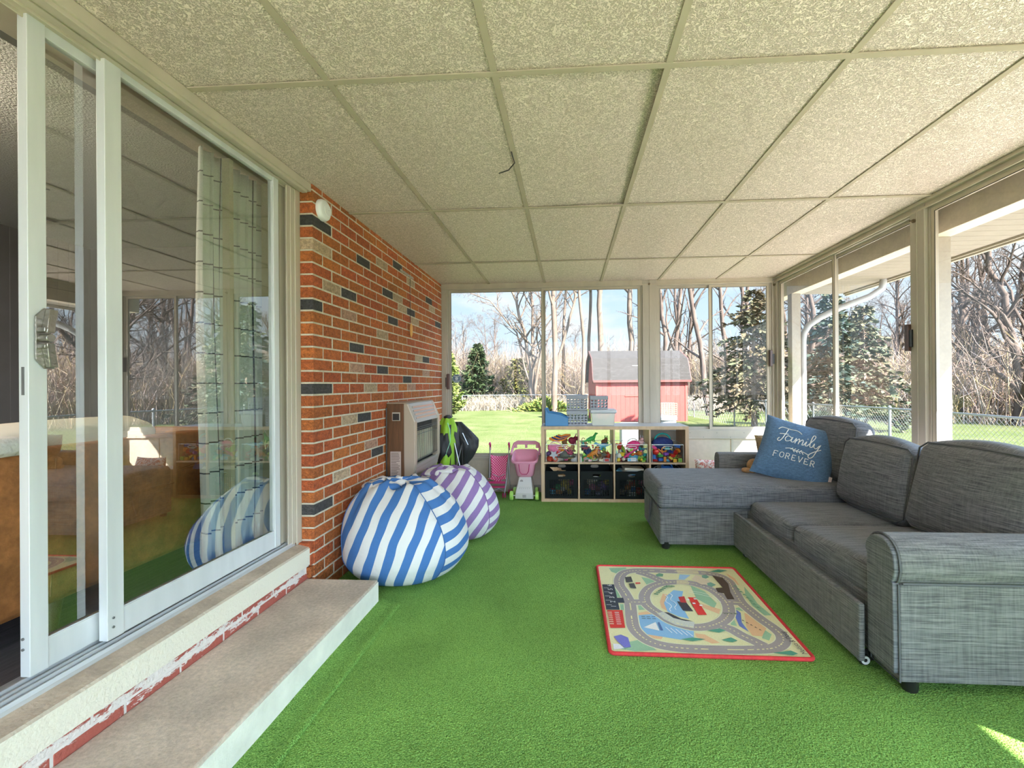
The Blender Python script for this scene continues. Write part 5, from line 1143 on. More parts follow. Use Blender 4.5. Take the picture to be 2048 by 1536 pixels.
def basket(cx, cy, w_, dpt, h, z, label, nx=6, ny=4):
    t_ = thing('perforated_basket', label, 'basket', (cx, cy, z), group='grey perforated baskets on the shelf')
    g = MB(); x0, x1, y0, y1 = cx-w_/2, cx+w_/2, cy-dpt/2, cy+dpt/2; k = .012
    g.box(x0+k, y0+k, z, x1-k, y1-k, z+.004)
    for (o_, a) in (((x0, y0, z+.012), (w_, 0, 0)), ((x1, y0, z+.012), (0, dpt, 0)), ((x1, y1, z+.012), (-w_, 0, 0)), ((x0, y1, z+.012), (0, -dpt, 0))):
        perf(g, o_, a, (0, 0, h-.045), nx if a[0] else 5, ny, .68, .68, -.003)
    g.box(x0+.003, y0+.0, z+.002, x1-.003, y1, z+.012)
    g.build('body', GB, t_, smooth=30)
    g = MB(); g.box(x0-.004, y0-.004, z+h-.034, x1+.004, y0+.001, z+h); g.box(x0-.004, y1-.001, z+h-.034, x1+.004, y1+.004, z+h); g.box(x0-.004, y0, z+h-.034, x0+.001, y1, z+h); g.box(x1-.001, y0, z+h-.034, x1+.004, y1, z+h)
    g.build('rim', GB, t_, bevel=.002); return t_
basket(.080, 4.625, .205, .20, .152, ZT, 'grey perforated basket, bottom of the stack of two on the shelf')
basket(.078, 4.625, .205, .20, .152, ZT+.155, 'grey perforated basket stacked on top of the other grey basket')
FR = glassmat('frosted_plastic', refl=.06, tint=(.9, .9, .9), base=(.80, .78, .76), basefac=.45, rough=.2)
cbx = thing('lidded_box', 'frosted clear storage box with a milky lid under the single grey basket', 'storage box', (.335, 4.64, ZT))
g = MB(); x0, x1, y0, y1 = .232, .448, 4.54, 4.76
g.prism([(x0, ZT), (x1, ZT), (x1+.014, ZT+.125), (x0-.010, ZT+.125)], y0, y0+.004, 1); g.prism([(x0, ZT), (x1, ZT), (x1+.014, ZT+.125), (x0-.010, ZT+.125)], y1-.004, y1, 1)
g.prism([(x0, ZT), (x0+.004, ZT), (x0-.006, ZT+.125), (x0-.010, ZT+.125)], y0, y1, 1); g.prism([(x1-.004, ZT), (x1, ZT), (x1+.014, ZT+.125), (x1+.010, ZT+.125)], y0, y1, 1); g.box(x0, y0, ZT, x1, y1, ZT+.004)
g.build('box', FR, cbx)
MB().rbox(((x0+x1)/2+.002, (y0+y1)/2, ZT+.142), (.135, .125, .020), r=.014, n=4).build('lid', mat('milky_lid', (.52, .53, .58), rough=.3), cbx, smooth=50)
g = MB(); rr = random.Random(9)
for k in range(7): x = x0+.03+k*.026; g.box(x, y0+.03, ZT+.006, x+.018, y1-.03, ZT+.05+rr.uniform(0, .05))
g.build('papers', mat('papers', (.70, .55, .45), rough=.8, var=.15, vscale=20), cbx)
basket(.302, 4.635, .175, .17, .135, ZT+.163, 'small grey perforated basket on the lidded clear box', 5, 3)
# ================================================================ doll stroller, play cart, folded camp chairs
PKP = mat('pink_plastic', (.72, .30, .42), rough=.4); HPK = mat('magenta_plastic', (.55, .03, .16), rough=.4); MET = mat('light_tube', (.45, .45, .50), rough=.3, metal=.7); LIM = mat('lime_plastic', (.42, .70, .14), rough=.45); LGP = mat('light_grey_plastic', (.62, .58, .57), rough=.5)
DOT = mat('pink_polka', (.78, .06, .22), rough=.85); t, b = P(DOT)
co = N(t, 'ShaderNodeTexCoord'); mp = N(t, 'ShaderNodeMapping'); mp.inputs['Scale'].default_value = (55, 0, 55); mp.inputs['Rotation'].default_value = (0, .785, 0); L(t, co.outputs['Object'], mp.inputs[0])
fr = N(t, 'ShaderNodeVectorMath', operation='FRACTION'); L(t, mp.outputs[0], fr.inputs[0]); sb = N(t, 'ShaderNodeVectorMath', operation='SUBTRACT'); sb.inputs[1].default_value = (.5, 0, .5); L(t, fr.outputs[0], sb.inputs[0])
ln = N(t, 'ShaderNodeVectorMath', operation='LENGTH'); L(t, sb.outputs[0], ln.inputs[0]); lt = N(t, 'ShaderNodeMath', operation='LESS_THAN'); lt.inputs[1].default_value = .30; L(t, ln.outputs['Value'], lt.inputs[0])
mx = N(t, 'ShaderNodeMix', data_type='RGBA'); mx.inputs[6].default_value = (.72, .04, .20, 1); mx.inputs[7].default_value = (.85, .55, .62, 1); L(t, lt.outputs[0], mx.inputs[0]); L(t, mx.outputs[2], b.inputs['Base Color'])
s_ = thing('doll_stroller', 'magenta doll stroller with a polka-dot seat between the lilac beanbag and the play cart', 'doll stroller', (-.745, 4.68, 0))
for x, sx in ((-.850, -1), (-.645, 1)):
    g = MB(); g.tube([(x, 4.78, .50), (x-.002*sx, 4.74, .40), (x-.01*sx, 4.68, .22), (x-.03*sx, 4.60, .03)], .006, 8); g.tube([(x, 4.76, .44), (x+.006*sx, 4.72, .22), (x+.012*sx, 4.76, .03)], .006, 8); g.build('side_frame', MET, s_, smooth=60)
    MB().tube([(x, 4.78, .47), (x, 4.79, .53), (x, 4.775, .548), (x, 4.755, .545), (x, 4.75, .53)], .010, 8).build('handle', HPK, s_, smooth=60)
    for (wx, wy) in ((x-.03*sx, 4.60), (x+.012*sx, 4.76)):
        g = MB()
        for q in (-.012, .012): g.lathe([(0, q-.005), (.022, q-.005), (.028, q), (.022, q+.005), (0, q+.005)], (wx, wy, .029), 16, ax=0)
        g.build('wheel', HPK, s_, smooth=40)
g = MB(); g.tube([(-.85, 4.70, .25), (-.745, 4.69, .20), (-.645, 4.70, .25)], .004, 6); g.tube([(-.82, 4.61, .06), (-.67, 4.74, .10)], .004, 6); g.tube([(-.67, 4.61, .06), (-.82, 4.74, .10)], .004, 6); g.build('cross_bars', MET, s_, smooth=60)
g = MB(); n = 10
for i in range(n+1):
    for j in range(n+1):
        u, v = i/n, j/n; wx = .095-.025*sin(pi*v)*.8; x = -.7475+(2*u-1)*wx; sg_ = .03*(1-(2*u-1)**2)
        if v < .65: k = v/.65; y, z = 4.75-.08*k+sg_, .425-.235*k-.02*(1-(2*u-1)**2)*(1-k)
        else: k = (v-.65)/.35; y, z = 4.67-.10*k, .19-.015*(1-(2*u-1)**2)+.02*k
        g.v.append((x, y, z))
for i in range(n):
    for j in range(n): a = i*(n+1)+j; g.face((a, a+1, a+n+2, a+n+1))
so_ = g.build('seat_fabric', DOT, s_, smooth=60); md = so_.modifiers.new('solid', 'SOLIDIFY'); md.thickness = .004
g = MB(); g.box(-.835, 4.575, .155, -.660, 4.585, .178); g.box(-.830, 4.56, .115, -.665, 4.60, .128); g.build('footrest', HPK, s_, bevel=.002)
MB().ball((-.745, 4.62, .168), (.045, .03, .02), 8).build('safety_strap', DOT, s_, smooth=60)

k_ = thing('play_cart', 'pink and grey toddler shopping cart with lime green wheels left of the cube shelf', 'toy cart', (-.455, 4.60, 0))
g = MB(); n = 28
def rr_loop(cx, cy, w_, d_, z, n=28, tz=0):
    o = []
    for k in range(n):
        a = 2*pi*k/n; x = math.copysign(abs(cos(a))**.45, cos(a)); y = math.copysign(abs(sin(a))**.45, sin(a)); o.append((cx+w_*x, cy+d_*y, z+tz*y))
    return o
loops = [rr_loop(-.452, 4.60, .072, .075, .235), rr_loop(-.452, 4.60, .088, .088, .25), rr_loop(-.455, 4.60, .112, .115, .40, tz=.02), rr_loop(-.455, 4.60, .135, .135, .405, tz=.03), rr_loop(-.455, 4.60, .140, .14, .43, tz=.04), rr_loop(-.455, 4.60, .132, .132, .445, tz=.045), rr_loop(-.455, 4.60, .118, .118, .435, tz=.04), rr_loop(-.455, 4.60, .085, .085, .262)]
for lp in loops: g.v += lp
for i in range(len(loops)-1):
    for j in range(n): g.face((i*n+j, i*n+(j+1) % n, (i+1)*n+(j+1) % n, (i+1)*n+j))
g.face(list(range(n))[::-1]); g.face([(len(loops)-1)*n+j for j in range(n)]); g.build('basket', PKP, k_, smooth=45)
# tall handle back with two windows
g = MB()
for (a, c, b_, d_) in ((-.585, .50, -.555, .555), (-.355, .50, -.325, .555), (-.555, .535, -.355, .56), (-.470, .50, -.445, .54)): g.box(a, 4.735, c, b_, 4.752, d_)
g.tube([(-.600, 4.60, .455), (-.598, 4.72, .50), (-.585, 4.744, .545), (-.55, 4.744, .565), (-.36, 4.744, .563), (-.325, 4.744, .545), (-.312, 4.72, .50), (-.31, 4.60, .455)], .013, 8)
g.build('handle', PKP, k_, smooth=50, bevel=.002)
g = MB(); g.tube([(-.51, 4.478, .385), (-.50, 4.485, .30), (-.48, 4.49, .27), (-.43, 4.49, .27), (-.41, 4.485, .30), (-.40, 4.478, .385)], .004, 6); g.build('moulded_rib', HPK, k_, smooth=60)
g = MB(); g.add([(-.555, 4.52, .012), (-.365, 4.52, .012), (-.365, 4.70, .012), (-.555, 4.70, .012), (-.550, 4.515, .075), (-.370, 4.515, .075), (-.37, 4.70, .075), (-.55, 4.70, .075),
                 (-.515, 4.55, .235), (-.392, 4.55, .235), (-.392, 4.66, .235), (-.515, 4.66, .235)],
                [(0, 3, 2, 1), (0, 1, 5, 4), (1, 2, 6, 5), (2, 3, 7, 6), (3, 0, 4, 7), (4, 5, 9, 8), (5, 6, 10, 9), (6, 7, 11, 10), (7, 4, 8, 11), (8, 9, 10, 11)])
g.build('body', LGP, k_, bevel=.008)
MGP = mat('mid_grey_plastic', (.36, .33, .32), rough=.5); MB().lathe([(0, -.004), (.016, -.004), (.016, .004), (.010, .004)], (-.488, 4.543, .19), 18, ax=1).build('dial', MGP, k_, smooth=40)
for q in range(6): MB().tube([(-.508+.020*q, 4.527, .115), (-.495+.020*q, 4.534, .145)], .004, 6).build('vent_slot', MGP, k_, smooth=40)
MB().box(-.475, 4.511, .03, -.440, 4.516, .058).build('badge', MGP, k_)
for wx, wy, wr in ((-.590, 4.53, .046), (-.330, 4.53, .046), (-.575, 4.70, .046), (-.345, 4.70, .046)):
    MB().lathe([(0, -.018), (wr-.008, -.018), (wr, -.012), (wr, .012), (wr-.008, .018), (.012, .018), (0, .014)], (wx, wy, wr+.001), 24, ax=0).build('wheel', LIM, k_, smooth=35)
g = MB()
for wy in (4.53, 4.70): g.cyl((-.60, wy, .047), (-.32, wy, .047), .006, n=8)
g.build('axle', LGP, k_, smooth=60)

def cloth(name, mt, par, cx, cy, z0, z1, prof, seed, folds=7, amp=.22, n=48, m_=26, ly=.7):
    g = MB()
    for j in range(m_+1):
        v = j/m_; z = z0+(z1-z0)*v; k = v*(len(prof)-1); i0 = min(int(k), len(prof)-2); f = k-i0
        r = prof[i0][0]*(1-f)+prof[i0+1][0]*f; dx = prof[i0][1]*(1-f)+prof[i0+1][1]*f
        for i in range(n):
            a = 2*pi*i/n; q = 1+amp*sin(folds*a+seed+v*2.2)*.6+amp*.7*noise.noise((cos(a)*2+seed, sin(a)*2, v*3))
            g.v.append((cx+dx+r*q*cos(a), cy+r*q*sin(a)*ly, z))
    for j in range(m_):
        for i in range(n): g.face((j*n+i, j*n+(i+1) % n, (j+1)*n+(i+1) % n, (j+1)*n+i))
    g.face(list(range(n))[::-1]); g.face([m_*n+i for i in range(n)])
    return g.build(name, mt, par, smooth=70)
LGF = mat('lime_nylon', (.30, .55, .035), rough=.6, bump=.4, bscale=14, bdist=.02); BKF = mat('black_nylon', (.022, .022, .025), rough=.55, bump=.4, bscale=16, bdist=.02)
c_ = thing('camp_chair', 'folded lime green and black camp chair leaning in the corner behind the heater', 'camp chair', (-1.23, 4.42, 0))
cloth('lime_cover', LGF, c_, -1.235, 4.40, .30, .845, [(.11, -.03), (.125, -.02), (.10, .0), (.11, .0), (.09, .02), (.05, .03)], 1.0, 5, amp=.34)
cloth('black_seat', BKF, c_, -1.245, 4.345, .40, .70, [(.03, -.02), (.07, .02), (.075, .0), (.04, .02)], 2.0, 4, n=30, m_=14)
MB().lathe([(.03, 0), (.042, .005), (.04, .022), (.02, .034), (0, .036)], (-1.205, 4.40, .838), 16).build('top_cap', BKF, c_, smooth=50)
MB().tube([(-1.19, 4.335, .80), (-1.165, 4.32, .74), (-1.16, 4.315, .62), (-1.20, 4.31, .50), (-1.24, 4.31, .40)], .004, 6).build('edge_piping', mat('mint_piping', (.35, .72, .50), rough=.6), c_, smooth=60)
g = MB()
for x, y in ((-1.28, 4.36), (-1.20, 4.46), (-1.18, 4.36)): g.tube([(x, y, 0), (x+.01, y, .78)], .009, 8)
g.build('legs', BLK, c_, smooth=60)
c_ = thing('camp_chair', 'folded black camp chair with exposed steel legs beside the lime green one', 'camp chair', (-1.07, 4.45, 0))
cloth('black_canopy', BKF, c_, -1.075, 4.46, .36, .80, [(.04, -.01), (.08, .02), (.115, .035), (.12, .03), (.085, -.01), (.03, -.04)], 3.1, 6, amp=.3)
cloth('grey_back', mat('charcoal_mesh', (.05, .05, .06), rough=.6, bump=.3, bscale=200), c_, -1.125, 4.40, .50, .765, [(.03, 0), (.04, .01), (.045, 0), (.03, -.01)], .4, 4, n=24, m_=12)
for x, y, dx in ((-1.13, 4.37, .03), (-1.05, 4.35, .0), (-1.10, 4.52, .02), (-1.03, 4.50, -.01)):
    MB().tube([(x+dx, y, .0), (x+dx*.5, y, .30), (x, y, .60)], .0085, 8).build('leg', BLK, c_, smooth=60)
g = MB()
for (a, b_) in (((-1.13, 4.36, .60), (-1.07, 4.35, .35)), ((-1.05, 4.35, .60), (-1.12, 4.36, .33)), ((-1.05, 4.36, .70), (-1.00, 4.38, .58))): g.tube([a, b_], .006, 6)
g.build('cross_struts', MET, c_, smooth=60)

# ================================================================ inside the house: leather sofa, throw, curtain
LE = mat('tan_leather', (.33, .13, .042), rough=.45, var=.30, vscale=14, var2=.15, v2scale=60, bump=.25, bscale=60)
s_ = thing('leather_sofa', 'mottled tan leather sofa on dark wooden legs behind the sliding door', 'sofa', (-2.15, 1.2, .33))
MB().rbox((-1.80, 1.22, .70), (.055, 1.10, .26), r=.03, n=8, puff=.008).build('back', LE, s_, smooth=50)
MB().rbox((-2.25, 1.22, .60), (.42, 1.10, .13), r=.03, n=6).build('seat', LE, s_, smooth=50)
for y in (.07, 2.37): MB().rbox((-2.2, y, .70), (.42, .07, .25), r=.04, n=6).build('armrest', LE, s_, smooth=50)
for x, y in ((-1.80, 1.45), (-1.80, 2.3), (-1.80, .2), (-2.55, .2), (-2.55, 2.3)): MB().cyl((x+.02, y-.02, .33), (x, y, .46), .018, .034, n=14).build('leg', mat('dark_wood_leg', (.08, .04, .02), rough=.4), s_, smooth=40)
MB().tube([(-1.744, 1.42, .93), (-1.742, 1.40, .47)], .003, 5).build('stitched_seam', mat('stitch', (.25, .12, .05), rough=.8), s_)
tg = MB().rbox((-1.86, 1.02, .985), (.13, .33, .030), r=.026, n=8, puff=.008)
tag(tg.build('throw_blanket', mat('white_fleece', (.72, .69, .66), rough=.95, var=.08, vscale=30, bump=.5, bscale=50), smooth=60), 'white fleece throw draped over the back of the tan leather sofa', 'blanket')
tag(MB().rbox((-1.98, 1.66, .945), (.09, .30, .085), r=.05, n=8, puff=.012, M=Matrix.Rotation(.3, 3, 'Y')).build('pale_cushion', mat('cream_cushion', (.70, .64, .55), rough=.9, var=.06), smooth=60), 'cream cushion standing on the leather sofa behind the door glass', 'pillow')
CUR = mat('windowpane_curtain', rough=.9, attr=True, bump=.15, bscale=300); g = MB()
zs = []; z = .385
while z < 2.23: zs += [z, z+.128, z+.134-.0]; z += .134
zs = sorted(set(round(q, 4) for q in zs if q < 2.235))+[2.235]
ss = []; q = 0.
while q < .92: ss += [q+.023*k for k in range(6)]+[q+.132]; q += .138
def curt(q, z):
    f = q/.92; y = 1.865+f*.455+.010*sin(z*3); wob = .022*sin(q*2*pi/.115+.6*sin(z*1.3))*(1+.25*sin(z*2)); return (-1.622+wob, y+.012*cos(q*2*pi/.115)+.02*(2.23-z)*(.4-f), z)
nz_ = len(zs)
for q in ss:
    for z in zs: g.v.append(curt(q, z))
for i in range(len(ss)-1):
    for j in range(nz_-1):
        dark = (ss[i+1]-ss[i] < .01) or (zs[j+1]-zs[j] < .01); g.col = (.06, .07, .09) if dark else (.80, .82, .78); g.face((i*nz_+j, (i+1)*nz_+j, (i+1)*nz_+j+1, i*nz_+j+1))
cu = g.build('curtain', CUR, smooth=80); md = cu.modifiers.new('solid', 'SOLIDIFY'); md.thickness = .002
tag(cu, 'white curtain with a thin black windowpane grid hanging behind the door glass', 'curtain')

FILL = mat('fill_light_glow', (1, .9, .75)); t, b = P(FILL); b.inputs['Emission Color'].default_value = (1, .86, .68, 1); b.inputs['Emission Strength'].default_value = 26
l_ = struct(thing('added_fill_light', None, None, (-3.0, 1.5, 2.5))); MB().lathe([(0, 2.50), (.20, 2.50), (.20, 2.56), (0, 2.56)], (-3.0, 1.5, 0), 24).build('diffuser', FILL, l_, smooth=40); MB().lathe([(0, 2.56), (.22, 2.56), (.22, 2.62), (0, 2.62)], (-3.0, 1.5, 0), 24).build('rim', mat('white_plastic', (.75, .75, .75)), l_, smooth=40)  # unseen ceiling light, added to brighten the room behind the door
# ================================================================ outdoors
def gz(x, y): r = hypot(x, y); return G0-.0095*max(0, r-12)+.05*noise.noise((x*.12, y*.12, 0))*(r > 8)
GR = mat('lawn', (.30, .34, .13), rough=.95, spec=.1); t, b = P(GR)
co = N(t, 'ShaderNodeTexCoord'); n1 = N(t, 'ShaderNodeTexNoise', i_Scale=.7, i_Detail=8., i_Roughness=.7); n2 = N(t, 'ShaderNodeTexNoise', i_Scale=22., i_Detail=5.)
L(t, co.outputs['Object'], n1.inputs[0]); L(t, co.outputs['Object'], n2.inputs[0]); ad = N(t, 'ShaderNodeMix', data_type='FLOAT'); ad.inputs[0].default_value = .45; L(t, n1.outputs[0], ad.inputs[2]); L(t, n2.outputs[0], ad.inputs[3])
rp = N(t, 'ShaderNodeValToRGB'); e = rp.color_ramp.elements; e[0].position = .36; e[0].color = (.036, .053, .012, 1); e[1].position = .66; e[1].color = (.110, .098, .055, 1); q = e.new(.5); q.color = (.064, .080, .024, 1)
L(t, ad.outputs[0], rp.inputs[0]); L(t, rp.outputs[0], b.inputs['Base Color']); bp_ = N(t, 'ShaderNodeBump', i_Strength=.8, i_Distance=.05); L(t, n2.outputs[0], bp_.inputs['Height']); L(t, bp_.outputs[0], b.inputs['Normal'])
g = MB(); n = 90
def gc_(k): f = -1+2*k/n; return 95*f*abs(f)**.9
for i in range(n+1):
    for j in range(n+1): x, y = gc_(i), gc_(j)+5; g.v.append((x, y, gz(x, y)))
for i in range(n):
    for j in range(n): a = i*(n+1)+j; g.face((a, a+n+1, a+n+2, a+1))
struct(g.build('lawn', GR, smooth=80))
struct(MB().box(-1.3, YN, G0-.3, XR+.06, YB+.05, -.121).build('foundation', mat('block_foundation', (.45, .43, .40), rough=.9, var=.1)))
struct(MB().box(-5.3, YB+.35, G0-.3, -1.42, YB+.40, 2.7).build('house_wall', MO))
PT = mat('bounce_slab_pale', (.56, .50, .43), rough=.9, var=.08, vscale=3, bump=.2)
g = MB(); g.box(2.75, -9, G0-.2, 6.6, 7.5, G0+.02); g.box(-6, -9, G0-.2, 2.75, YN-.4, G0+.02); struct(g.build('bounce_slab', PT))  # unseen pale slabs, added to bounce sunlight up onto the porch ceiling
# ---- bare trees
BK = mat('bark', (.082, .060, .050), spec=.1, rough=.9, var=.35, vscale=5, stretch=(1, 1, .35), var2=.15, v2scale=50)
BK2 = mat('bark_pale', (.105, .078, .062), spec=.1, rough=.9, var=.3, vscale=4, stretch=(1, 1, .3))
def tree_mesh(seed, stems, levels=4, dens=1., bl=.42, up=.35, twig=.010, tr_lo=.3):
    rnd = random.Random(seed); g = MB()
    def branch(p, d, Ln, r, lv):
        n = {0: 7, 1: 6, 2: 4}.get(lv, 3); k = {0: 8, 1: 6, 2: 5, 3: 4}.get(lv, 3); pts = [p.copy()]; rs = [r]; dirs = [d.copy()]
        for i in range(k):
            d = (d+Vector((rnd.gauss(0, .10+.05*lv), rnd.gauss(0, .10+.05*lv), rnd.gauss(0, .08)+up*.12*(lv > 0)))).normalized(); p = p+d*Ln/k; pts.append(p.copy()); rs.append(max(.0035, r*(1-.80*(i+1)/k))); dirs.append(d.copy())
        g.tube(pts, rs, n, cap=False)
        if lv < levels: kids(pts, rs, dirs, Ln, lv, .25)
    def kids(pts, rs, dirs, Ln, lv, lo):
        cnt = int({0: 15, 1: 8, 2: 6, 3: 5}.get(lv, 3)*dens+rnd.random()); m_ = len(pts)-1
        for c in range(cnt):
            f = lo+(1-lo)*(c+rnd.random())/cnt; i = min(int(f*m_), m_-1); q = f*m_-i; p = pts[i].lerp(pts[i+1], q); r = (rs[i]*(1-q)+rs[i+1]*q)
            a = rnd.uniform(0, 2*pi); ax_ = dirs[i].orthogonal().normalized(); ax_.rotate(Matrix.Rotation(a, 3, dirs[i])); sp_a = rnd.uniform(.45, 1.05); d = (dirs[i]*cos(sp_a)+ax_*sin(sp_a)+Vector((0, 0, up*.5))).normalized()
            branch(p, d, Ln*bl*rnd.uniform(.6, 1.15)*(1.15-.45*f), max(.004, r*.60), lv+1)
    for st in stems:
        pts = [Vector(q[:3]) for q in st]; rs = [q[3] for q in st]; P2 = []; R2 = []
        for i in range(len(pts)-1):
            for k in range(3): f = k/3; P2.append(pts[i].lerp(pts[i+1], f)+Vector((rnd.gauss(0, .05), rnd.gauss(0, .05), 0))*(i > 0 or k > 0)); R2.append(rs[i]*(1-f)+rs[i+1]*f)
        P2.append(pts[-1]); R2.append(rs[-1]); g.tube(P2, R2, 9, cap=False)
        dirs = [(P2[min(i+1, len(P2)-1)]-P2[max(i-1, 0)]).normalized() for i in range(len(P2))]; Ln = (pts[-1]-pts[0]).length
        kids(P2, R2, dirs, Ln, 0, tr_lo)
    return g
def mk_tree(g, name, x, y, label, m=None, group=None, sc=1., rz=0.):
    me_o = g.build(name, m or BK, smooth=60, local=True); me_o.location = (x, y, gz(x, y)-.1); me_o.scale = (sc, sc, sc); me_o.rotation_euler = (0, 0, rz); return tag(me_o, label, 'tree', group)
def at(u, D): th = atan2(u-1081, 898)-YAW; return D*sin(th)/cos(th+YAW), D*cos(th)/cos(th+YAW)
tA = tree_mesh(11, [[(0, 0, 0, 0.198), (-.1, 0, 3, 0.155), (-.6, 0, 6, 0.124), (-1.6, 0, 9.5, 0.081), (-3.2, .2, 14, 0.025)], [(0.1, .1, 0, 0.136), (.1, .2, 4, 0.124), (.0, .3, 8, 0.093), (-.3, .5, 12, 0.062), (-.2, .6, 16, 0.025)],
                    [(.1, 0, .5, 0.124), (.6, 0, 4, 0.099), (1.0, 0, 7, 0.074), (.6, 0, 11, 0.062), (.4, .3, 15, 0.019)], [(-.1, 0, 2, 0.081), (-1.2, .2, 6, 0.062), (-3.2, .3, 8.5, 0.043), (-5.4, .4, 9.4, 0.015)]], 4, 1.2, bl=.26, up=.10, tr_lo=.25)
x, y = at(1064, 34); TA = mk_tree(tA, 'bare_tree', x, y, 'large multi-stemmed bare tree with limbs arching left, behind the left back pane', BK2)
tB = tree_mesh(12, [[(0, 0, 0, 0.223), (.1, 0, 5, 0.186), (.0, 0, 9, 0.149), (-.2, 0, 13, 0.112), (-.3, .2, 18, 0.037)], [(.25, 0, 3, 0.099), (.9, .1, 6, 0.093), (1.5, .1, 8, 0.087), (1.7, .1, 9.6, 0.074), (1.5, .2, 12, 0.025)]], 4, .9, bl=.20, up=.2, tr_lo=.35)
x, y = at(1108, 31); mk_tree(tB, 'bare_tree', x, y, 'thick bare trunk with a crooked side limb just right of the first mullion', BK2)
tC = tree_mesh(13, [[(0, 0, 0, 0.136), (.05, 0, 5, 0.112), (-.25, 0, 9, 0.093), (-.3, .1, 13, 0.068), (-.1, 0, 18, 0.019)]], 4, .75, bl=.15, up=.2, tr_lo=.4)
x, y = at(1166, 30); TC = mk_tree(tC, 'bare_tree', x, y, 'slim pale bare trunk left of the red shed, the nearer of the slim pair', BK2)
tD = tree_mesh(14, [[(0, 0, 0, 0.223), (.05, 0, 5, 0.198), (0, 0, 9, 0.174), (-.5, .1, 13, 0.099), (-1.2, .2, 18, 0.031)], [(.05, 0, 8.5, 0.124), (.6, .1, 12, 0.093), (1.3, .1, 17, 0.031)]], 4, .85, bl=.20, up=.25, tr_lo=.45)
x, y = at(1201, 32); TD = mk_tree(tD, 'bare_tree', x, y, 'stout bare tree forking above the left end of the red shed roof', BK2)
tE = tree_mesh(15, [[(0, 0, 0, 0.186), (-.3, 0, 4, 0.155), (-.5, 0, 8, 0.124), (-1., .1, 13, 0.074), (-1.8, .3, 17, 0.019)], [(.1, 0, .3, 0.186), (.5, 0, 5, 0.149), (.9, 0, 9, 0.112), (1.0, 0, 14, 0.050), (.8, 0, 18, 0.019)]], 4, .75, bl=.24, up=.2, tr_lo=.2)
x, y = at(1338, 31); TE = mk_tree(tE, 'bare_tree', x, y, 'twin-stemmed bare tree behind the right end of the red shed')
tF = tree_mesh(16, [[(0, 0, 0, 0.174), (-.3, 0, 3, 0.149), (-1.0, 0, 7, 0.124), (-1.7, 0, 11, 0.087), (-1.9, .2, 16, 0.025)]], 4, .7, bl=.20, up=.2, tr_lo=.25)
x, y = at(1418, 26); TF_ = mk_tree(tF, 'bare_tree', x, y, 'dark-barked bare tree leaning left just before the right back pane mullion')
tG = tree_mesh(17, [[(0, 0, 0, .22), (.1, 0, 2.2, .18), (-.2, .2, 4.5, .14), (-.8, .4, 8, .09), (-1.0, .8, 13, .03)], [(.1, 0, 2.2, .13), (.9, .0, 5, .11), (1.6, -.3, 9, .07), (1.9, -.4, 13, .025)]], 4, 1.3, bl=.38, up=.16, tr_lo=.12)
x, y = at(2035, 19); TG = mk_tree(tG, 'bare_tree', x, y, 'broad bare tree with heavy limbs filling the far right pane')
tH = tree_mesh(18, [[(0, 0, 0, .20), (.1, .1, 2, .17), (-.2, .0, 4.5, .13), (.1, .1, 7, .08), (.2, 0, 10, .03)], [(0, 0, .2, .15), (.6, 0, 2.5, .12), (1.0, .2, 5, .08), (.9, .2, 8, .03)]], 4, 1.1, bl=.34, up=.12, tr_lo=.12)
x, y = at(1925, 22); TH = mk_tree(tH, 'bare_tree', x, y, 'forked pale bare tree right of the outside porch post, beyond the chain fence')
spec_ = [(TC, 1180, 33, 1.08, 2.0, 'slim pale bare trunk left of the shed, the farther of the slim pair'), (TD, 1262, 34, 1.05, 1.2, 'thick bare trunk rising behind the middle of the shed roof'), (TC, 1128, 38, 1.15, 4.0, 'slim bare tree behind the thick crooked trunk'),
         (TE, 1372, 36, .95, 2.5, 'bare tree behind the gap right of the shed'), (TF_, 1462, 30, 1.0, .6, 'bare tree rising behind the left side of the tan spruce'), (TE, 1492, 35, 1.1, 4.1, 'tall bare tree behind the middle of the tan spruce'), (TF_, 1530, 32, 1.05, 3.3, 'bare tree behind the top of the tan spruce'),
         (TH, 1625, 30, 1.3, 1.1, 'bare tree behind the outside downspout'), (TG, 1600, 36, 1.0, 2.2, 'bare tree far behind the back right corner post'), (TH, 1968, 25, 1.05, 2.9, 'bare tree in the middle of the far right pane'), (TF_, 1990, 23, .8, 1.9, 'leaning slim bare tree in the far right pane'),
         (TG, 1790, 33, .9, 4.4, 'bare tree left of the brown latch on the right window'), (TE, 1905, 30, .9, 5.2, 'bare tree right behind the outside porch post')]
for src, u, D, sc, rz, lab in spec_: x, y = at(u, D); dup(src, (x, y, gz(x, y)-.1), rz, sc, lab)
rnd = random.Random(21)
glab = 'one of the bare grey trees of the wood along the far edge of the lawn'
for k in range(34):
    a = radians(-22+k*3.9+rnd.uniform(-1.2, 1.2)); D = rnd.uniform(42, 60) if a < radians(40) else rnd.uniform(28, 46); x, y = D*sin(a), D*cos(a)
    dup(rnd.choice([TG, TH, TE, TH, TG]), (x, y, gz(x, y)-.2), rnd.uniform(0, 6), rnd.uniform(.55, .85) if a < radians(35) else rnd.uniform(.8, 1.1), glab, 'bare trees of the far wood')
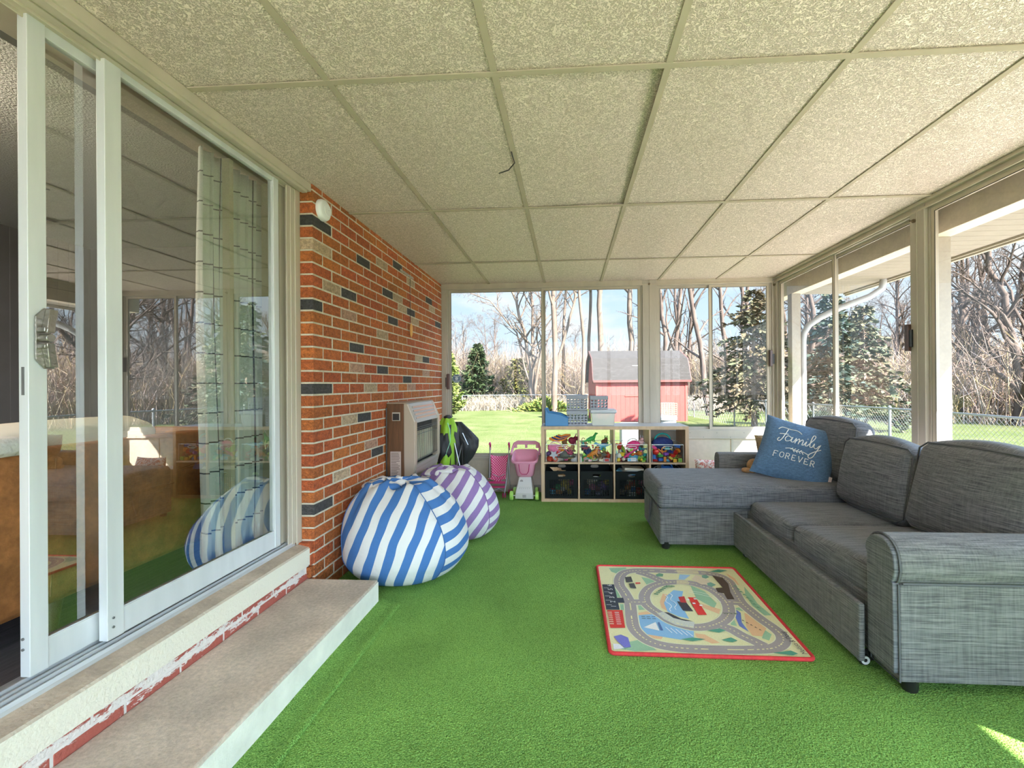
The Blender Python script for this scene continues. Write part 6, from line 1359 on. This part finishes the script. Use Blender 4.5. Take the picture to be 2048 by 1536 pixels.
# ---- brush: dry stems beyond count
def brush(name, a0, a1, d0, d1, n, h0, h1, col_, seed, label, r=.02):
    rnd = random.Random(seed); g = MB()
    for k in range(n):
        a = radians(rnd.uniform(a0, a1)); D = rnd.uniform(d0, d1); x, y = D*sin(a), D*cos(a); z = gz(x, y)-.05; h = rnd.uniform(h0, h1)*(1+.35*noise.noise((a*9, D*.2, 4))); c = rnd.choice(col_); q = rnd.uniform(.75, 1.25)*.40; g.col = tuple(v*q for v in c)
        p = Vector((x, y, z)); d = Vector((rnd.gauss(0, .22), rnd.gauss(0, .22), 1)); pts = [p]
        for i in range(3): d = d+Vector((rnd.gauss(0, .25), rnd.gauss(0, .25), -.05*i)); p = p+d.normalized()*h/3; pts.append(p)
        g.tube(pts, [r, r*.8, r*.55, r*.2], 3, cap=False)
        for j in range(3):
            b0 = pts[1+(j % 3) if j < 2 else 2]; d2 = Vector((rnd.gauss(0, .7), rnd.gauss(0, .7), rnd.uniform(.1, .9))).normalized(); g.tube([b0, b0+d2*h*.18, b0+(d2+Vector((0, 0, .2)))*h*.33], [r*.5, r*.38, r*.15], 3, cap=False)
    return tag(g.build(name, mat('dry_brush', rough=.95, attr=True), local=True), label, 'brush', kind='stuff')
TANS = [(.52, .38, .25), (.46, .32, .24), (.58, .46, .32), (.36, .26, .22), (.50, .36, .17), (.44, .33, .30)]
brush('tall_brush', -24, 34, 38, 50, 9500, 3.0, 6.2, TANS, 31, 'tangle of dry tan brush beyond the lawn behind the back windows')
brush('woodland_brush', 34, 118, 27, 42, 10500, 2.2, 4.8, [tuple(min(1, v*1.55) for v in c) for c in TANS+[(.42, .26, .20)]], 32, 'tangle of reddish dry brush under the trees right of the porch')
brush('dry_grass', -24, 30, 33.5, 38, 5200, .5, 1.3, [(.50, .40, .30), (.44, .34, .25), (.54, .45, .33)], 33, 'pale dry grass standing along the far edge of the lawn', r=.018)
g = MB(); k0 = 0; na = 150
for i in range(na+1):
    a = radians(-30+155*i/na); d0 = 49 if a < radians(33) else 42
    for j, (dd, zz) in enumerate(((0, 0), (1, 2.2), (4, 3.8), (10, 4.8))): D = d0+dd; x, y = D*sin(a), D*cos(a); g.v.append((x, y, gz(x, y)+zz+(.9*noise.noise((a*14, j*1.3, 2))+.5*noise.noise((a*60, j, 7)) if j else -.3)))
for i in range(na):
    for j in range(3): q = i*4+j; g.face((q, q+4, q+5, q+1))
struct(g.build('brush_bank', mat('brush_bank', (.15, .10, .078), rough=.95, var=.4, vscale=1.2, var2=.4, v2scale=9, bump=1, bscale=4, bdist=.5), smooth=60, local=True))
# ---- evergreens
def conifer(seed, H, Rb, z0, n_b, droop, needle, cols, dens=10, ragged=.25):
    rnd = random.Random(seed); g = MB(); g.mi = 0; g.col = (.20, .15, .12); g.tube([(0, 0, 0), (0, 0, H*.6), (0, 0, H*.98)], [.05*H**.5, .03*H**.5, .01], 7, cap=False)
    for k in range(n_b):
        f = (k+rnd.random())/n_b; z = z0+(H-z0)*f; R_b = Rb*(1-f)**.8*(1+rnd.gauss(0, ragged))+.08; a = rnd.uniform(0, 2*pi); d = Vector((cos(a), sin(a), 0)); up_ = .25-.5*droop+.3*f
        p0 = Vector((0, 0, z)); pts = [p0+d*R_b*q+Vector((0, 0, (up_*q-droop*q*q*.5)*R_b)) for q in (0, .35, .7, 1)]
        g.col = (.17, .12, .09); g.tube(pts, [.018, .013, .008, .004], 3, cap=False)
        c = rnd.choice(cols)
        for i in range(int(dens*(1+R_b))):
            q = rnd.uniform(.15, 1.02); j = min(int(q*3), 2); p = pts[j].lerp(pts[min(j+1, 3)], min(1, q*3-j)); s_ = needle*rnd.uniform(.6, 1.3); sd_ = Vector((-d.y, d.x, 0))*rnd.choice((-1, 1))
            v = (d*.7+sd_*rnd.uniform(.1, 1)+Vector((0, 0, rnd.uniform(-.7, .35)))).normalized()*s_*2.2; w2 = v.cross(Vector((rnd.gauss(0, 1), rnd.gauss(0, 1), rnd.gauss(0, 1)))).normalized()*s_*.45
            kk = rnd.uniform(.65, 1.3)*.29; g.col = tuple(x*kk for x in c); g.add([p, p+v*.5+w2, p+v, p+v*.5-w2], [(0, 1, 2, 3)])
    return g
EV = mat('needles', rough=.85, attr=True, spec=.05)
def put_ev(g, name, u, D, lab, cat='tree'):
    x, y = at(u, D) if D else u; o = g.build(name, EV, local=True); o.location = (x, y, gz(x, y)-.05); return tag(o, lab, cat)
put_ev(conifer(41, 5.3, 1.9, .9, 215, .5, (.10), [(.34, .26, .15), (.26, .24, .14), (.20, .21, .12), (.38, .29, .18)], 16), 'spruce_tree', 1508, 17, 'sparse tan-green spruce filling the right back pane')
put_ev(conifer(42, 4.9, 1.15, .5, 190, .55, (.10), [(.15, .22, .18), (.19, .26, .21), (.26, .26, .16)], 16), 'spruce_tree', 1662, 15.5, 'blue-green spruce behind the downspout in the first right pane')
put_ev(conifer(43, 4.7, 1.3, .5, 180, .6, (.11), [(.30, .32, .20), (.36, .33, .20), (.24, .28, .18)], 14), 'spruce_tree', 1728, 17, 'olive spruce behind the middle right pane, left of the brown latch')
put_ev(conifer(44, 5.3, 1.4, .3, 240, .1, .16, [(.11, .17, .08), (.15, .22, .09), (.20, .24, .12)], 16, .2), 'cedar_tree', 955, 37, 'dark green cedar behind the left back pane above the dry grass')
put_ev(conifer(45, 3.6, .85, .1, 260, -.5, (.10), [(.34, .42, .10), (.42, .48, .14), (.26, .36, .08)], 18, .1), 'arborvitae', 893, 24, 'yellow-green columnar arborvitae at the left edge of the back window', 'shrub')
put_ev(conifer(46, 4.2, 1.6, .2, 150, .1, .2, [(.28, .30, .08), (.36, .34, .10)], 14, .2), 'olive_shrub', 1036, 39, 'olive green shrub left of the multi-stemmed bare tree', 'shrub')
g = MB(); rnd = random.Random(47)
for k in range(2600):
    a = rnd.uniform(0, 2*pi); r = abs(rnd.gauss(0, .55)); x, y = 1.9*r*cos(a), 1.0*r*sin(a); h = max(.05, .95*(1-r*.55)); p = Vector((x, y, rnd.uniform(.05, h))); v = Vector((x*.4+rnd.gauss(0, .2), y*.4+rnd.gauss(0, .2), rnd.uniform(.05, .5))).normalized()*.28; w2 = v.cross(Vector((rnd.gauss(0, 1), rnd.gauss(0, 1), 1))).normalized()*.05
    kk = rnd.uniform(.6, 1.3)*.42; g.col = tuple(q*kk for q in rnd.choice([(.30, .34, .07), (.16, .26, .06), (.40, .38, .12)])); g.add([p, p+v*.5+w2, p+v, p+v*.5-w2], [(0, 1, 2, 3)])
put_ev(g, 'juniper_bush', 1092, 32, 'low spreading juniper bush on the lawn edge behind the first mullion', 'shrub')
# ---- red shed
RED = mat('barn_red', (.25, .028, .022), rough=.7, var=.1, vscale=6); t, b = P(RED)
co = N(t, 'ShaderNodeTexCoord'); sp = N(t, 'ShaderNodeSeparateXYZ'); L(t, co.outputs['Object'], sp.inputs[0]); ad = N(t, 'ShaderNodeMath', operation='ADD'); L(t, sp.outputs[0], ad.inputs[0]); L(t, sp.outputs[1], ad.inputs[1])
mu = N(t, 'ShaderNodeMath', operation='MULTIPLY'); mu.inputs[1].default_value = 4.6; L(t, ad.outputs[0], mu.inputs[0]); fr = N(t, 'ShaderNodeMath', operation='FRACT'); L(t, mu.outputs[0], fr.inputs[0]); gt = N(t, 'ShaderNodeMath', operation='GREATER_THAN'); gt.inputs[1].default_value = .07; L(t, fr.outputs[0], gt.inputs[0])
bp_ = N(t, 'ShaderNodeBump', i_Strength=1., i_Distance=.03); L(t, gt.outputs[0], bp_.inputs['Height']); L(t, bp_.outputs[0], b.inputs['Normal'])
src = b.inputs['Base Color'].links[0].from_socket; mx = N(t, 'ShaderNodeMix', data_type='RGBA'); mx.inputs[6].default_value = (.10, .012, .01, 1); L(t, gt.outputs[0], mx.inputs[0]); L(t, src, mx.inputs[7]); L(t, mx.outputs[2], b.inputs['Base Color'])
SH = mat('shingles', (.40, .37, .34), rough=.95, spec=.05); t, b = P(SH)
co = N(t, 'ShaderNodeTexCoord'); mp = N(t, 'ShaderNodeMapping'); mp.inputs['Rotation'].default_value = (pi/2, 0, 0); L(t, co.outputs['Object'], mp.inputs[0]); bt_ = N(t, 'ShaderNodeTexBrick', i_Scale=3.2); L(t, mp.outputs[0], bt_.inputs[0])
bt_.inputs['Color1'].default_value = (.044, .040, .038, 1); bt_.inputs['Color2'].default_value = (.034, .031, .029, 1); bt_.inputs['Mortar'].default_value = (.024, .021, .02, 1); bt_.inputs['Mortar Size'].default_value = .018; L(t, bt_.outputs[0], b.inputs['Base Color'])
s_ = thing('garden_shed', 'red board shed with a grey shingled gambrel roof on the lawn', 'shed', (3.35, 23.3, -.68), rz=.07)
W2, D2, Hw = 2.18, 1.6, 2.05; z_ = 0
g = MB(); g.box(-W2, -D2, 0, W2, D2, Hw)
gam = [(-D2, Hw), (-D2+.45, Hw+1.0), (0, Hw+1.42), (D2-.45, Hw+1.0), (D2, Hw)]
g.prism(gam, -W2, -W2+.05, 0); g.prism(gam, W2-.05, W2, 0); g.build('walls', RED, s_, local=True)
g = MB(); outp = [(-D2-.15, Hw-.06), (-D2+.38, Hw+1.05), (0, Hw+1.50), (D2-.38, Hw+1.05), (D2+.15, Hw-.06)]; inp = [(a*.965, b_-.05) for a, b_ in outp]
g.prism(outp+inp[::-1], -W2-.15, W2+.15, 0); g.build('roof', SH, s_, local=True)
g = MB()
for x in (-W2-.17, W2+.15):
    g.prism([(a, b_-.0) for a, b_ in outp]+[(a*.94, b_-.13) for a, b_ in outp[::-1]], x, x+.03, 0)
g.box(-W2-.15, -D2-.17, Hw-.12, W2+.15, -D2-.14, Hw-.02); g.build('rake_boards', mat('dark_red_trim', (.08, .018, .014), rough=.7), s_, local=True)
g = MB(); g.box(W2-.10, -D2-.02, 0, W2+.01, -D2, Hw-.1); g.box(-W2-.01, -D2-.02, 0, -W2+.10, -D2, Hw-.1); g.box(-.80, -D2-.025, 1.25, .20, -D2, 1.29); g.build('corner_boards', mat('red_trim', (.28, .04, .03), rough=.7), s_, local=True)
g = MB(); g.box(-.4, -D2+.2, Hw+.62, .0, -D2+.26, Hw+.70); g.box(-.45, -D2+.38, Hw+.98, -.1, -D2+.42, Hw+1.0); g.build('roof_vent', mat('dark_vent', (.15, .13, .12), rough=.8), s_, local=True)
# ---- barrel, wire crate, planter by the porch
x, y = at(1331, 8.0); z = gz(x, y)
o = thing('white_barrel', 'white lidded plastic barrel outside, seen over the right end of the shelf', 'barrel', (x, y, z)); g = MB(); g.lathe([(0, 0), (.17, 0), (.185, .3), (.185, .8), (.175, 1.07), (0, 1.07)], (x, y, z), 28); g.build('drum', mat('white_poly', (.26, .26, .26), rough=.4), o, smooth=35)
MB().lathe([(0, 1.07), (.195, 1.07), (.195, 1.12), (.18, 1.14), (0, 1.145)], (x, y, z), 28).build('lid', mat('white_poly', (.78, .77, .75)), o, smooth=35)
o = thing('wire_crate', 'pale orange wire crate standing on the white barrel in front of the shed', 'crate', (x, y, z+1.146)); g = MB(); zb = z+1.150
for k in range(7):
    for yy_ in (-.12, .12): g.tube([(x-.17, y+yy_, zb+.035*k), (x+.17, y+yy_, zb+.035*k)], .0045, 5)
    for xx_ in (-.17, .17): g.tube([(x+xx_, y-.12, zb+.035*k), (x+xx_, y+.12, zb+.035*k)], .0045, 5)
for k in range(9):
    for yy_ in (-.12, .12): g.tube([(x-.17+.0425*k, y+yy_, zb-.003), (x-.17+.0425*k, y+yy_, zb+.22)], .0045, 5)
g.build('wires', mat('salmon_wire', (.40, .17, .11), rough=.5), o, smooth=60)
x, y = at(1262, 8.2); z = gz(x, y); tag(MB().rbox((x, y, z+.50), (.20, .16, .50), r=.03, n=3).build('white_planter', mat('white_poly', (.78, .77, .75)), smooth=40), 'plain white box-shaped planter outside behind the lidded storage box', 'planter')
# ---- chain-link fences
GV = mat('galvanised', (.26, .27, .28), rough=.45, metal=.5)
def fence(name, p0, p1, h, step, post, label, r=.0028):
    p0, p1 = Vector(p0), Vector(p1); Ln = (p1-p0).length; d = (p1-p0)/Ln; z = lambda q: gz(*(p0+d*q)[:2]); f_ = thing(name, label, 'fence', (p0.x, p0.y, z(0)))
    def pt(q, hh): v = p0+d*q; return (v.x, v.y, z(q)+hh)
    g = MB(); g.tube([pt(Ln*k/20, h) for k in range(21)], .021, 6); g.build('top_rail', GV, f_, smooth=60)
    for k in range(int(Ln/post)+1): g = MB(); g.tube([pt(min(k*post, Ln), -.05), pt(min(k*post, Ln), h+.03)], .03, 8); g.ball(pt(min(k*post, Ln), h+.03), .035, 5); g.build('post', GV, f_, smooth=60)
    g = MB(); q = -h
    while q < Ln:
        for sg in (1, -1):
            a, b_ = q, q+h; ha, hb = (0, h) if sg > 0 else (h, 0)
            if a < 0: ha += (hb-ha)*(-a)/(b_-a); a = 0
            if b_ > Ln: hb = ha+(hb-ha)*(Ln-a)/(b_-a); b_ = Ln
            if b_-a > .01: g.tube([pt(a, ha+.02), pt(b_, hb+.02)], r, 3, cap=False)
        q += step
    g.build('wire_mesh', GV, f_)
fence('chain_link_fence', (6.8, 1.0, 0), (6.8, 13.0, 0), 1.15, .085, 3.0, 'chain-link fence with steel posts running beside the porch on the right')
fence('chain_link_fence', (6.8, 13.0, 0), (6.8, 34.0, 0), 1.15, .30, 3.0, 'farther run of chain-link fence passing right of the shed', r=.006)
fence('chain_link_fence', (-14, 33, 0), (6.8, 34.0, 0), 1.15, .5, 3.0, 'chain-link fence crossing the far end of the lawn', r=.008)
fence('chain_link_fence', (6.8, -8.0, 0), (6.8, 1.0, 0), 1.15, .17, 3.0, 'chain-link fence section beside the near end of the porch')
rl = thing('rail_fence', 'pale wooden rail fence at the edge of the wood right of the porch', 'fence', (24, -2, gz(24, -2)))
g = MB(); m_ = mat('pale_wood', (.27, .19, .13), rough=.8)
for k in range(10): y = -8+2.6*k; z = gz(24, y); MB().box(23.95, y-.06, z-.1, 24.05, y+.06, z+1.2).build('post', m_, rl)
for hh in (.35, .7, 1.05): MB().box(23.97, -8, gz(24, 4)+hh-.06, 24.0, 15.4, gz(24, 4)+hh+.06).build('rail', m_, rl)
# ---- distant houses
def house(u, D, w_, dpt, h, label, rz=0):
    x, y = at(u, D); z = gz(x, y)+.3; o = thing('house', label, 'house', (x, y, z), rz=rz)
    MB().box(-w_/2, -dpt/2, -1, w_/2, dpt/2, h).build('walls', mat('white_siding', (.30, .29, .28), rough=.8), o, local=True)
    MB().prism([(-dpt/2-.3, h), (0, h+1.3), (dpt/2+.3, h)], -w_/2-.3, w_/2+.3, 0).build('roof', mat('grey_roof', (.13, .13, .13), rough=.9), o, local=True)
    for k in (-.28, .22): MB().box(w_*k-.4, -dpt/2-.03, h*.45, w_*k+.4, -dpt/2, h*.45+.9).build('window', mat('dark_pane', (.08, .09, .11), rough=.2), o, local=True)
house(1146, 47, 2.6, 3, 1.7, 'small white house with a grey roof glimpsed beyond the trees left of the shed')
house(1745, 39, 7.5, 4, 2.6, 'long white house glimpsed through the trees in the middle right pane', .5)
